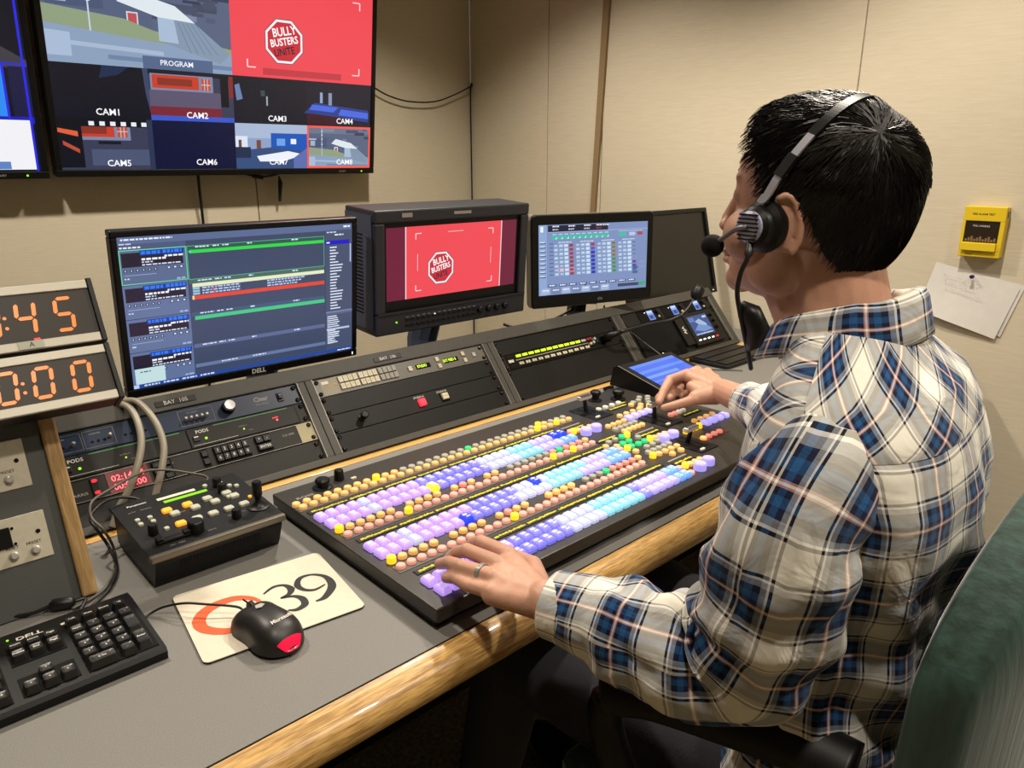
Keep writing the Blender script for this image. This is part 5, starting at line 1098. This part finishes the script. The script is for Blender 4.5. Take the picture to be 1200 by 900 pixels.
# ---------------------------------------------------------------- the man
PL = Vector((.86, .32, .50)); HC_ = Vector((.82, .385, 1.315))
t = thing('person', 'man in a blue and cream plaid shirt wearing a headset, hands on the switcher', 'person', loc=PL); MAN = t
fz = R(92-90); HR = Matrix.Rotation(fz, 3, 'Z') @ Matrix.Rotation(R(3), 3, 'X')
def hp_(x, y, z): return HC_+HR @ Vector((x, y, z))
b = MB().mat(SKIN)
def E(c, r, rot=None): b.ell(hp_(*c), r, 24, 16, rot=(HR @ rot) if rot else HR)
E((0, -.008, .008), (.073, .093, .083)); E((0, .030, .01), (.066, .066, .072)); E((0, .036, -.036), (.060, .058, .072)); E((0, .042, -.082), (.053, .052, .040)); E((0, .080, -.104), (.022, .020, .019)); E((0, .062, -.095), (.036, .030, .024))
for s_ in (-1, 1):
    E((s_*.040, .058, -.048), (.030, .030, .032)); E((s_*.026, .075, .014), (.026, .010, .011)); E((s_*.011, .104, -.044), (.0085, .010, .008)); E((s_*.046, .02, -.078), (.016, .034, .032))
    E((s_*.032, .075, -.006), (.015, .012, .013))
b.capsule(hp_(0, .088, .006), hp_(0, .106, -.038), .0085, .0115); E((0, .094, -.060), (.014, .012, .010)); E((0, .097, -.073), (.023, .011, .0055)); E((0, .095, -.084), (.020, .011, .0065))
b.capsule(hp_(0, -.020, -.06), Vector((.824, .332, 1.13)), .052, .054, 20); b.capsule(hp_(0, .02, -.08), Vector((.822, .352, 1.14)), .042, .047, 16)
for s_ in (-1, 1):
    rt = Matrix.Rotation(R(-22*s_), 3, 'Z') @ Matrix.Rotation(R(-10), 3, 'X')
    E((s_*.080, .001, -.029), (.007, .0165, .030), rt)
    rim = []
    for k in range(17):
        a = R(-100+k*250/16); rim.append(hp_(s_*.079, .001, -.029)+HR @ (rt @ Vector((s_*.006, -.017*math.cos(a*.72), .030*math.sin(a*.8)))))
    b.tube(rim, .0045, 8)
# torso and legs (mostly under the clothes)
SL_, SR_ = Vector((.650, .288, 1.058)), Vector((1.005, .345, 1.09)); EL = Vector((.640, .326, .828)); WL = at_z(640, 705, .822)
WR = at_z(846, 458, .866); ER = Vector((1.20, .53, .90))
b.ell((.835, .315, .99), (.150, .085, .15), 24, 14); b.ell((.85, .31, .80), (.145, .09, .18), 20, 12); b.ell((.86, .31, .60), (.155, .10, .13), 20, 12)
b.capsule(SL_+Vector((.05, 0, -.03)), SR_+Vector((-.03, 0, -.04)), .045, .045); b.capsule(SL_+Vector((.0, 0, -.02)), EL, .038, .036); b.capsule(EL, WL+Vector((0, -.02, 0)), .040, .0275, 16); b.capsule(SR_+Vector((0, 0, -.02)), ER, .038, .036); b.capsule(ER, WR, .040, .027, 16)
KL, KR = Vector((.71, .76, .585)), Vector((1.02, .76, .585)); AL, AR_ = Vector((.70, .86, .10)), Vector((1.03, .86, .10))
for h_, k_, a_ in ((Vector((.77, .33, .56)), KL, AL), (Vector((.95, .33, .56)), KR, AR_)):
    b.capsule(h_, k_, .07, .052); b.capsule(k_, a_, .048, .034); b.ell(a_+Vector((0, .06, -.05)), (.04, .12, .035))
b.capsule(WL+Vector((0, -.02, 0)), WL+Vector((-.0, .0, .002)), .0275, .026, 16)
# left hand
Pz = {k: at_z(*v) for k, v in {'iM': (597, 650, .834), 'mM': (585, 661, .837), 'rM': (579, 676, .835), 'pM': (576, 693, .826), 'iP': (563, 635, .828), 'iT': (548, 643, .799), 'mP': (547, 645, .829), 'mT': (526, 655, .799), 'rP': (541, 664, .825), 'rT': (515, 661, .799), 'pP': (547, 685, .817), 'pT': (523, 677, .799)}.items()}
def finger(M_, P_, T_, r0, r1, r2):
    D = P_*.45+T_*.55+Vector((0, 0, .0045)); b.capsule(M_, P_, r0, r1, 16); b.capsule(P_, D, r1, (r1+r2)/2, 16); b.capsule(D, T_, (r1+r2)/2, r2, 16); b.ell(P_, (r1*1.06,)*3, 14, 8); return D
def hand(Wp, Mc, fingers, thumb, r=.0135, dn=Vector((0, 0, -.004))):
    for M_ in Mc:
        b.capsule(Wp+(M_-Wp)*.08+dn, M_+dn*1.2, .0215, .0136, 16); b.ell(M_-Vector((0, 0, .001)), (.0125,)*3, 14, 8)
    for a_, c_ in zip(Mc[:-1], Mc[1:]): b.capsule((Wp+a_)/2+dn, (a_+c_)/2+dn*1.3, .0185, .0118, 14); b.capsule(a_*.9+Wp*.1+dn, c_*.9+Wp*.1+dn, .0140, .0140, 12); b.capsule(a_*.6+Wp*.4+dn, c_*.6+Wp*.4+dn, .0175, .0175, 12)
    for f_ in fingers: finger(*f_)
    c_, m_, p_, t_ = thumb; b.capsule(c_, m_, .0155, .0125, 16); b.capsule(m_, p_, .0120, .0105, 16); b.capsule(p_, t_, .0105, .0082, 16)
th = [WL+Vector((.022, .030, -.006)), Vector((.640, .650, .812)), Vector((.650, .688, .802)), Vector((.652, .716, .797))]
hand(WL, [Pz[k] for k in ('iM', 'mM', 'rM', 'pM')], [(Pz['iM'], Pz['iP'], Pz['iT'], .0118, .0104, .0085), (Pz['mM'], Pz['mP'], Pz['mT'], .0118, .0104, .0085), (Pz['rM'], Pz['rP'], Pz['rT'], .0115, .0101, .0083), (Pz['pM'], Pz['pP'], Pz['pT'], .0105, .0092, .0078)], th)
# right hand pinching the fader handle
Q = {k: at_z(*v) for k, v in {'iM': (806, 438, .880), 'mM': (817, 434, .878), 'rM': (829, 436, .870), 'pM': (838, 443, .860), 'iP': (785, 445, .862), 'iT': (772, 471, .826)}.items()}
T_ = Q['iT']
hand(WR, [Q[k] for k in ('iM', 'mM', 'rM', 'pM')], [(Q['iM'], Q['iP'], Q['iT'], .0125, .0112, .0088), (Q['mM'], Q['mM']+Vector((-.024, .028, -.018)), T_+Vector((.022, .018, .0)), .0122, .0110, .0086), (Q['rM'], Q['rM']+Vector((-.012, .030, -.026)), T_+Vector((.048, .006, -.004)), .0118, .0105, .0086), (Q['pM'], Q['pM']+Vector((-.004, .022, -.026)), T_+Vector((.072, -.012, .002)), .0110, .0096, .008)],
     [WR+Vector((-.016, .018, -.012)), at_z(815, 468, .848), at_z(795, 474, .834), at_z(778, 478, .823)])
mm_ = (Q['iM']+Q['rM']+WR)/3; b.ell(mm_+Vector((-.006, 0, -.012)), (.030, .036, .021), 18, 12); b.capsule(WR+Vector((-.010, .010, -.008)), at_z(815, 466, .850), .024, .0165, 16); b.capsule(at_z(822, 460, .856), (Q['iM']+at_z(815, 468, .848))/2, .020, .0125, 16)
b.capsule(WR, WR+(ER-WR)*.3, .027, .030, 16)
BODY = remesh(b, 'body', MAN, SKIN, .0026, 4)
# nails
for a_, c_, rr in (('pT', 'pP', .0052), ('rT', 'rP', .0056), ('mT', 'mP', .0056)):
    d_ = (Pz[a_]-Pz[c_]).normalized(); p = Pz[a_]+Vector((0, 0, .0052))-d_*.001; q = d_.to_track_quat('Y', 'Z').to_matrix()
    bb = MB().mat(NAIL); bb.smooth = True; bb.ell(p, (rr*.85, rr*1.15, .0026), 12, 8, rot=q); bb.build('fingernail', MAN, world=True)
# ring
pr_ = Pz['rM']*.66+Pz['rP']*.34; dr = (Pz['rP']-Pz['rM']).normalized(); q = dr.to_track_quat('Z', 'Y').to_matrix().to_4x4(); q.translation = pr_-dr*.003
MB(q).mat(mat('dark_silver_ring', '#a8a89e', .38, .7)).lathe([(.0122, 0), (.0130, .0005), (.0130, .0065), (.0122, .007), (.0112, .007), (.0112, 0), (.0122, 0)], 28).build('finger_ring', MAN, world=True)
for s_ in (-1, 1):
    bb = MB().mat(mat('eye_white', '#b8b4b0', .2)); bb.smooth = True; bb.ell(hp_(s_*.030, .0755, -.006), (.0108,)*3, 16, 10); bb.mat(mat('iris', '#241812', .15)); bb.ell(hp_(s_*.031, .0828, -.005), (.0055, .004, .0055), 12, 8); bb.build('eye', MAN, world=True)
    bb = MB().mat(HAIRM); bb.smooth = True; bb.tube([hp_(s_*.014, .087, .016), hp_(s_*.030, .0850, .021), hp_(s_*.044, .0765, .018), hp_(s_*.052, .068, .012)], [.002, .003, .0026, .001], 8); bb.build('eyebrow', MAN, world=True)
    bb = MB().mat(HAIRM); bb.smooth = True; bb.tube([hp_(s_*.020, .0845, .001), hp_(s_*.030, .0865, .0035), hp_(s_*.040, .081, .001)], .0012, 6); bb.build('eyelashes', MAN, world=True)
# hair -------------------------------------------------------
HRA = (.0765, .0935, .0810)
def inhair(d):
    x, y, z = d
    if y > .10:                      # front: hairline over the forehead, sideburn before the ear
        lim = .30+.50*max(0, min(1, (y-.45)/.5)) if y > .45 else -.42+(y-.10)*2.05
        if abs(x) > .78 and y < .40: lim = -.20 if y > .2 else .0
        return z > lim
    if y > -.12: return z > .0
    return z > max(-.80, -.0-(-.12-y)*2.3)
def hairr(d):
    x, y, z = d; n = noise.noise(Vector((x*2.1, y*2.1, z*2.1)))*.5+noise.noise(Vector((x*5, y*5, z*5)))*.25
    th_ = .008+.007*max(0, z)+.010*max(0, z)*max(0, y)+.004*n
    if z < 0: th_ *= max(.35, 1+z*.8)
    th_ += .004*max(0, -y)*max(0, min(1, (-z+.3)*1.2))
    kz = max(0, min(1, .5-z)); base = 1/math.sqrt((x/HRA[0])**2+(y/HRA[1])**2+(z/(HRA[2]*(1-kz)+.112*kz))**2)
    return base+th_
NU, NV = 96, 60; bb = MB().mat(HAIRM); bb.smooth = True; vs = []; ok = []
for j in range(NV+1):
    ph = math.pi*j/NV
    for i in range(NU):
        a = 2*math.pi*i/NU; d = Vector((math.sin(ph)*math.cos(a), math.sin(ph)*math.sin(a), math.cos(ph))); d.x = d.x if abs(d.x) > 1e-4 else 0
        sidx = noise.noise(Vector((a*14, ph*3, 0)))*.0016
        e = inhair(d); r_ = hairr(d)+sidx if e else hairr(d)-.016
        p = d*r_
        vs.append(hp_(p.x, p.y, p.z+.004)); ok.append(e)
fs = []
for j in range(NV):
    for i in range(NU):
        k = (i+1) % NU; q = (j*NU+i, (j+1)*NU+i, (j+1)*NU+k, j*NU+k)
        if any(ok[n_] for n_ in q): fs.append(q)
bb.add(vs, fs); HAIR = bb.build('hair', MAN, world=True)
sm = HAIR.modifiers.new('s', 'SUBSURF'); sm.levels = sm.render_levels = 1
WHD = (HR.transposed() @ (at_d(1023, 168, .735)-HC_)).normalized()   # whorl at the crown
bb = MB().mat(HAIRS); rd = random.Random(11); cnt = 0
while cnt < 6500:
    d = Vector((rd.gauss(0, 1), rd.gauss(0, 1), rd.gauss(0, 1))).normalized()
    if not inhair(d) or not inhair((d+Vector((0, .06, -.02))).normalized()): continue
    cnt += 1; tan = (d-WHD*d.dot(WHD)); tan = tan-d*tan.dot(d); tan = tan.normalized() if tan.length > 1e-3 else d.orthogonal()
    sw = d.cross(tan).normalized(); top = max(0, d.z); front = max(0, d.y)*top
    L = (.016+.026*top+.022*front)*rd.uniform(.7, 1.25); tan = (tan+sw*rd.uniform(-.30, .30)+sw*.35*top).normalized()
    if d.z < .0: tan = (tan+Vector((0, 0, -.7))).normalized()
    if d.y > .35 and d.z > .1: k_ = min(1, (d.y-.35)*3); tan = (tan*(1-k_*.6)+Vector((-.25, -.1, .9))*k_).normalized(); L *= 1-.35*k_
    cl = noise.noise(d*7); lift = (.0016+.005*top+.007*front)*(.6+.8*max(0, cl+.3)); pts = []
    for s_ in (0, .35, .7, 1):
        q = (d*hairr(d)+tan*L*s_); dq = q.normalized(); rr = hairr(dq)+lift*math.sin(s_*1.9)*(1 if top > .2 else .5)+.0003
        q = dq*rr; pts.append(hp_(q.x, q.y, q.z+.004))
    bb.tube(pts, [.0007, .00065, .0005, .0002], 3, cap=False)
bb.smooth = True; o = bb.build('hair_strands', MAN, world=True); o.parent = MAN; o.name = 'loose_hair'
# ---------------------------------------------------------------- shirt
def fbm(p, o=3):
    v = 0; a = .5
    for k in range(o): v += a*noise.noise(p); p = p*2.03; a *= .5
    return v
SF = R(98.5-90); RX = Vector((math.cos(SF), math.sin(SF), 0)); FY = Vector((-math.sin(SF), math.cos(SF), 0))
secs = [  # z, centre x, centre y, half width, half depth front, half depth back, squareness
    (.60, .860, .315, .182, .125, .118, 2.2), (.66, .858, .315, .178, .125, .112, 2.2), (.74, .852, .315, .176, .130, .108, 2.2), (.82, .848, .315, .180, .130, .112, 2.2), (.90, .843, .315, .187, .125, .122, 2.3), (.97, .838, .312, .196, .118, .128, 2.5), (1.03, .835, .310, .202, .110, .124, 2.7),
    (1.075, .834, .312, .203, .098, .112, 2.7), (1.105, .833, .314, .195, .088, .102, 2.5), (1.13, .832, .318, .172, .078, .094, 2.3), (1.152, .829, .324, .134, .068, .078, 2.1), (1.172, .826, .330, .094, .062, .066, 2.0), (1.186, .824, .334, .066, .058, .056, 2.0)]
def sec(z):
    for a_, c_ in zip(secs[:-1], secs[1:]):
        if a_[0] <= z <= c_[0]:
            f = (z-a_[0])/(c_[0]-a_[0]); return [a_[i]+(c_[i]-a_[i])*f for i in range(7)]
    return list(secs[-1] if z > secs[-1][0] else secs[0])
ARML = SL_
def torso_pt(z, a, infl=0.):
    s_ = sec(z); n = s_[6]; ca, sa = math.cos(a), math.sin(a)
    k = (abs(ca)**n+abs(sa)**n)**(-1/n); hd_ = s_[4] if sa > 0 else s_[5]
    p = Vector((s_[1], s_[2], z))+RX*(ca*k*(s_[3]+infl))+FY*(sa*k*(hd_+infl)); nrm = (RX*ca+FY*sa).normalized()
    # shoulder yoke: the garment surface bows upward at the shoulders, creases run diagonally from the armpits
    u = a; f = 0
    low = max(0, min(1, (1.08-z)/.12))
    f += low*.010*fbm(Vector((math.cos(a)*3+z*4, math.sin(a)*3-z*2, z*9)), 3)*1.5
    f += low*.007*math.sin(z*62+math.cos(a)*7+4*fbm(Vector((a*1.2, z*5, 3)), 2))*max(0, min(1, (1.0-z)/.2))
    f += low*.008*math.sin(a*9+z*11+3*fbm(Vector((a, z*4, 1)), 2))*max(0, -sa)
    return p+nrm*f
NA, NZ = 120, 96; rings = []; uvs = []
z0, z1 = .60, 1.186
for j in range(NZ+1):
    z = z0+(z1-z0)*(j/NZ)**.85; r_ = [torso_pt(z, 2*math.pi*i/NA-math.pi/2) for i in range(NA)]; rings.append(r_)
base = [torso_pt(.95, 2*math.pi*i/NA-math.pi/2) for i in range(NA)]+[torso_pt(.95, -math.pi/2)]
arc = [0]
for i in range(NA): arc.append(arc[-1]+(base[i+1]-base[i]).length)
vv = 0
for j, r_ in enumerate(rings):
    if j: vv += (r_[NA//8*7 % NA]-rings[j-1][NA//8*7 % NA]).length
    wz = sec(r_[0].z)[3]/.19
    row_ = []
    for i in range(NA+1):
        p = r_[i % NA]; bk = (p-Vector((.835, .31, 0))).dot(RX)
        sd = (i/NA)  # 0 back centre
        u_ = arc[i] if i <= NA/2 else arc[i]-arc[-1]
        k = max(0, min(1, (r_[0].z-1.02)/.08)); u_ = u_*(1-k)+k*(bk if abs(u_) < arc[-1]/4 else (math.copysign(arc[-1]/2, u_)-bk))
        row_.append((u_, vv))
    uvs.append(row_)
# subtle hem
b = MB().mat(PLAID); b.smooth = True; b.loft(rings, uvs); o = b.build('shirt', MAN, world=True, label='blue, navy and cream plaid shirt')
k = o.modifiers.new('s', 'SOLIDIFY'); k.thickness = .0015; k.offset = -1
# yoke: a second layer over the shoulders with the checks on the bias
rgy = []; uvy = []; NB = 60
for j in range(15):
    zz = 1.088+(1.186-1.088)*j/14; r_ = []; uu = []
    for i in range(NB+1):
        a = R(-90)+R(96)*(2*i/NB-1); zq = zz-.010*(1-j/14)*math.cos(a*1.0+math.pi/2)*0; p = torso_pt(zq, a, .0028 if 0 < j else .0005); r_.append(p)
        ux_ = .175*a+.27; uy_ = (zz-1.088)*1.25; ux_ *= (1-.45*(j/14)**2) if False else 1; uu.append(((ux_*.80+uy_*.60)+.02, (-ux_*.60+uy_*.80)+.04))
    rgy.append(r_); uvy.append(uu)
b = MB().mat(PLAID); b.smooth = True; n = NB+1; fs = []; U = []
for j in range(14):
    for i in range(NB): fs.append((j*n+i, j*n+i+1, (j+1)*n+i+1, (j+1)*n+i)); U.append((uvy[j][i], uvy[j][i+1], uvy[j+1][i+1], uvy[j+1][i]))
b.add([p for r_ in rgy for p in r_], fs, None, U); o = b.build('shirt_yoke', MAN, world=True)
def sleeve(P, Rr, name, el, NS=110, NC=48, tw=0., hide=None, seed=0):
    C_ = spline(P, 24); tot = [0]
    for a_, c_ in zip(C_[:-1], C_[1:]): tot.append(tot[-1]+(c_-a_).length)
    def at(s_):
        for i in range(len(tot)-1):
            if tot[i+1] >= s_: f = (s_-tot[i])/max(1e-6, tot[i+1]-tot[i]); return C_[i].lerp(C_[i+1], f)
        return C_[-1]
    L = tot[-1]; rings = []; uvs = []; u = None; ns = len(Rr)-1
    # bend location
    bend = tot[24*el]; inner = ((at(bend-.10)-at(bend))+(at(bend+.10)-at(bend))).normalized()
    for j in range(NS+1):
        s_ = L*j/NS; p = at(s_); T = (at(min(L, s_+.012))-at(max(0, s_-.012))).normalized()
        if u is None: u = (Vector((0, 0, 1))-T*T.z).normalized() if abs(T.z) < .9 else (-RX-T*(-RX).dot(T)).normalized()
        u = (u-T*u.dot(T)).normalized(); w = T.cross(u)
        fr = s_/L*ns; a_ = int(min(fr, ns-1e-6)); f = fr-a_; f = f*f*(3-2*f); rr = Rr[a_]*(1-f)+Rr[a_+1]*f; r_ = []; uu = []
        for k in range(NC+1):
            a = 2*math.pi*k/NC+tw; d_ = (u*math.cos(a)+w*math.sin(a)); ins = max(0, d_.dot(inner)); g = math.exp(-((s_-bend)/.075)**2)
            dx = g*ins*.010*math.sin((s_-bend)*150+2*math.cos(a*2)) - g*ins*.006 + g*max(0, -d_.dot(inner))*.010
            e_ = max(0, min(1, (L-.058-s_)/.03)); st = max(0, min(1, s_/.05))
            dx += e_*st*(.0085*fbm(Vector((math.cos(a)*1.6+seed, math.sin(a)*1.6, s_*13)), 3)*1.7+.0042*math.sin(s_*85+2.6*math.sin(a+1+seed)+5*fbm(Vector((a*.0+math.cos(a), math.sin(a), s_*5+seed)), 2)))
            dx += e_*.010*max(0, min(1, 1-(L-.058-s_)/.06))*(.5+.5*math.sin(a*7+seed))      # gathers over the cuff
            q = p+d_*(rr+dx)
            if k < NC: r_.append(q)
            uu.append(((a-tw)*.058, s_+.02))
        rings.append(r_); uvs.append(uu)
    bb = MB().mat(PLAID); bb.smooth = True; bb.loft(rings, uvs); o = bb.build(name, MAN, world=True); m_ = o.modifiers.new('s', 'SOLIDIFY'); m_.thickness = .0015; m_.offset = -1
    # cuff
    T = (C_[-1]-at(L-.05)).normalized(); e = C_[-1]; uq = u-T*u.dot(T); uq.normalize(); wq = T.cross(uq); rg = []; ug = []
    for q_, (off, rr) in enumerate(((-.060, Rr[-1]*.98), (-.058, Rr[-1]+.0035), (-.03, Rr[-1]+.0035), (.0, Rr[-1]+.003), (.002, Rr[-1]+.0015), (.0, Rr[-1]), (-.03, Rr[-1]-.001))):
        rg.append([e+T*off+(uq*math.cos(2*math.pi*k/NC)+wq*math.sin(2*math.pi*k/NC)*.92)*rr for k in range(NC)]); ug.append([(2*math.pi*k/NC*.034+.03, .075+off*(1 if q_ < 4 else -1)) for k in range(NC+1)])
    bb = MB().mat(PLAID); bb.smooth = True; bb.loft(rg, ug); bb.build('shirt_cuff', MAN, world=True); return o
cf = WL+(WL-Pz['mM']).normalized()*.000; fd = (EL-WL).normalized()
sleeve([SL_+Vector((.070, .02, -.01)), SL_+Vector((.022, .0, .004)), SL_+Vector((-.010, .004, -.035)), SL_+Vector((-.014, .012, -.11)), EL+Vector((.0, -.006, .05)), EL+Vector((0, .024, .0)), WL+fd*.15+Vector((0, 0, -.004)), WL+fd*.07, WL+fd*.012],
       [.044, .060, .069, .071, .070, .069, .064, .060, .050, .043], 'left_sleeve', 5, 150, 56, seed=1.3)
fr_ = (ER-WR).normalized()
sleeve([SR_+Vector((-.07, -.01, .0)), SR_+Vector((-.01, .0, .008)), SR_+Vector((.02, .02, -.04)), SR_*.5+ER*.5, ER, WR+fr_*.18, WR+fr_*.115], [.050, .064, .066, .064, .060, .054, .040], 'right_sleeve', 4, 90, 44, seed=4.1)
# collar: stand plus folded leaf, open at the front
NC = 64; cc = Vector((.8225, .339, 1.178)); rg = []; ug = []
prof = [(.000, -.012, -.002), (.001, .010, .0), (.002, .028, .001), (.005, .034, .003), (.010, .034, .005), (.0145, .026, .006), (.020, .004, .009), (.024, -.012, .012), (.0225, -.0135, .011), (.018, .0, .008)]
for q_, (o_, z_, _) in enumerate(prof):
    r_ = []; uu = []
    for k in range(NC+1):
        a = R(-90)+R(164)*(2*k/NC-1); ca, sa = math.cos(a), math.sin(a); fr2 = max(0, (sa+.1)/1.1); zz = cc.z+z_*(1-.15*fr2)-.030*(sa+.3)*(1 if sa > -.3 else .35)+.004*math.sin(3*a)
        r_.append(cc+RX*ca*(.056+o_*1.15)+FY*sa*(.058+o_*1.1)+Vector((0, 0, zz-cc.z))+FY*(.012*fr2)); uu.append((R(164)*2*k/NC*.066, sum(abs(prof[i+1][1]-prof[i][1])+abs(prof[i+1][0]-prof[i][0]) for i in range(q_))+.02))
    rg.append(r_); ug.append(uu)
bb = MB().mat(PLAID); bb.smooth = True; vs = [p for r_ in rg for p in r_]; n = NC+1; fs = []; U = []
for j in range(len(rg)-1):
    for k in range(NC): fs.append((j*n+k, j*n+k+1, (j+1)*n+k+1, (j+1)*n+k)); U.append((ug[j][k], ug[j][k+1], ug[j+1][k+1], ug[j+1][k]))
bb.add(vs, fs, None, U); o = bb.build('shirt_collar', MAN, world=True); m_ = o.modifiers.new('s', 'SOLIDIFY'); m_.thickness = .0012
# trousers
b = MB(); b.ell((.86, .31, .585), (.178, .125, .11), 24, 14)
for h_, k_, a_ in ((Vector((.77, .34, .56)), KL, AL), (Vector((.95, .34, .56)), KR, AR_)):
    b.capsule(h_, k_, .088, .068, 20); b.capsule(k_, a_+Vector((0, 0, .03)), .066, .050, 20)
remesh(b, 'trousers', MAN, TROU, .008, 3)
for a_ in (AL, AR_):
    bb = MB().mat(BLK); bb.smooth = True; bb.ell(a_+Vector((0, .055, -.055)), (.05, .14, .045), 20, 12); bb.build('shoe', MAN, world=True)
# ---------------------------------------------------------------- headset
t = thing('headset', 'single-ear headset with boom microphone on the man\'s head', 'headset', loc=hp_(0, 0, .12)); HS = t
ear = hp_(-.084, .019, -.032)
band = [ear+HR @ Vector((-.012, .004, .030))]
for k in range(15):
    a = R(-4+k*188/14); band.append(hp_(-.097*math.cos(a)*1.0, .014-.046*math.sin(a), .004+.0965*math.sin(a)+.0))
def strap(pts, w, th_, mm, name):
    pts = spline(pts, 5); N = len(pts); rg = []
    for i, p in enumerate(pts):
        T = (pts[min(i+1, N-1)]-pts[max(0, i-1)]).normalized(); out = (p-hp_(0, 0, -.02)); out = (out-T*out.dot(T)).normalized(); sd = T.cross(out)
        rg.append([p+sd*w/2+out*th_/2, p-sd*w/2+out*th_/2, p-sd*w/2-out*th_/2, p+sd*w/2-out*th_/2])
    bb = MB().mat(mm); bb.loft(rg, cap0=True, cap1=True); return bb.build(name, HS, world=True)
strap(band, .0085, .0028, mat('steel_band', '#c4c6d2', .35, .6), 'steel_headband'); strap(band[4:11], .0105, .0042, BLK, 'padded_headband'); strap(band[2:4], .011, .0055, BLK2, 'size_slider')
L_ = HR @ Vector((-1, .25, 0)); L_.normalize(); q = L_.to_track_quat('Z', 'Y').to_matrix().to_4x4(); q.translation = ear-L_*.006
autosmooth(MB(q).mat(BLK).lathe([(.020, -.004), (.026, 0), (.028, .006), (.027, .012), (.022, .016), (.021, .024), (.017, .028), (0, .028)], 28).build('ear_cushion', HS, world=True))
q2 = q @ Matrix.Translation((0, 0, .028)); bb = MB(q2).mat(mat('headset_grille', '#a8a8c4', .35, .4)).lathe([(.0165, 0), (.0165, .003), (.012, .005), (0, .005)], 24); bb.mat(BLK)
for k in range(-3, 4): bb.box(-.0145+.001*abs(k), .0145-.001*abs(k), .0042*k-.0008, .0042*k+.0008, .003, .0056)
bb.build('ear_cup_disc', HS, world=True)
ec = q2 @ Vector((0, 0, .006)); mic = at_d(835, 288, (ec-CAM).dot(FW)+.045)
bb = MB().mat(mat('boom_grey', '#74727a', .35, .3)); bb.smooth = True; bb.tube(spline([ec, ec.lerp(mic, .3)+Vector((0, 0, .004)), ec.lerp(mic, .7)+Vector((0, 0, .002)), mic+(ec-mic).normalized()*.004], 6), .0027, 10); bb.build('microphone_boom', HS, world=True)
bb = MB().mat(BLKM); bb.smooth = True; bb.ell(mic, (.0125, .0125, .0125), 20, 14); bb.build('foam_microphone', HS, world=True)
de = (ec-CAM).dot(FW)
bb = MB().mat(CABB); bb.smooth = True; pts = [ear+L_*.02+Vector((0, 0, -.012)), at_d(876, 302, de), at_d(868, 320, de+.01), at_d(864, 345, de+.02), at_d(870, 380, de+.03), at_d(876, 410, de+.05), at_d(880, 432, de+.08)]; bb.tube(spline(pts, 6), [.0042]*6+[.0026]*31, 8); bb.build('headset_lead', HS, world=True)
bb = MB().mat(BLK); bb.smooth = True; bb.tube([at_d(868, 356, de+.03), at_d(878, 366, de+.03), at_d(886, 384, de+.035), at_d(882, 402, de+.04), at_d(876, 410, de+.045)], [.008, .020, .022, .014, .004], 14, flat=.6); bb.build('belt_pack_plug', HS, world=True)
# ---------------------------------------------------------------- camera and view
cd = bpy.data.cameras.new('camera'); cd.sensor_width = 36; cd.lens = FPX*36/1200; cd.clip_start = .02
co = bpy.data.objects.new('camera', cd); COL.objects.link(co)
m = Matrix((RT, UP, -FW)).transposed().to_4x4(); m.translation = CAM; co.matrix_world = m; SC.camera = co
w = bpy.data.worlds.new('w'); SC.world = w; w.use_nodes = True; w.node_tree.nodes['Background'].inputs[0].default_value = (.9, .8, .66, 1); w.node_tree.nodes['Background'].inputs[1].default_value = .11
SC.view_settings.view_transform = 'Standard'; SC.view_settings.look = 'None'; SC.view_settings.gamma = 1; SC.view_settings.exposure = 0; SC.view_settings.use_curve_mapping = False
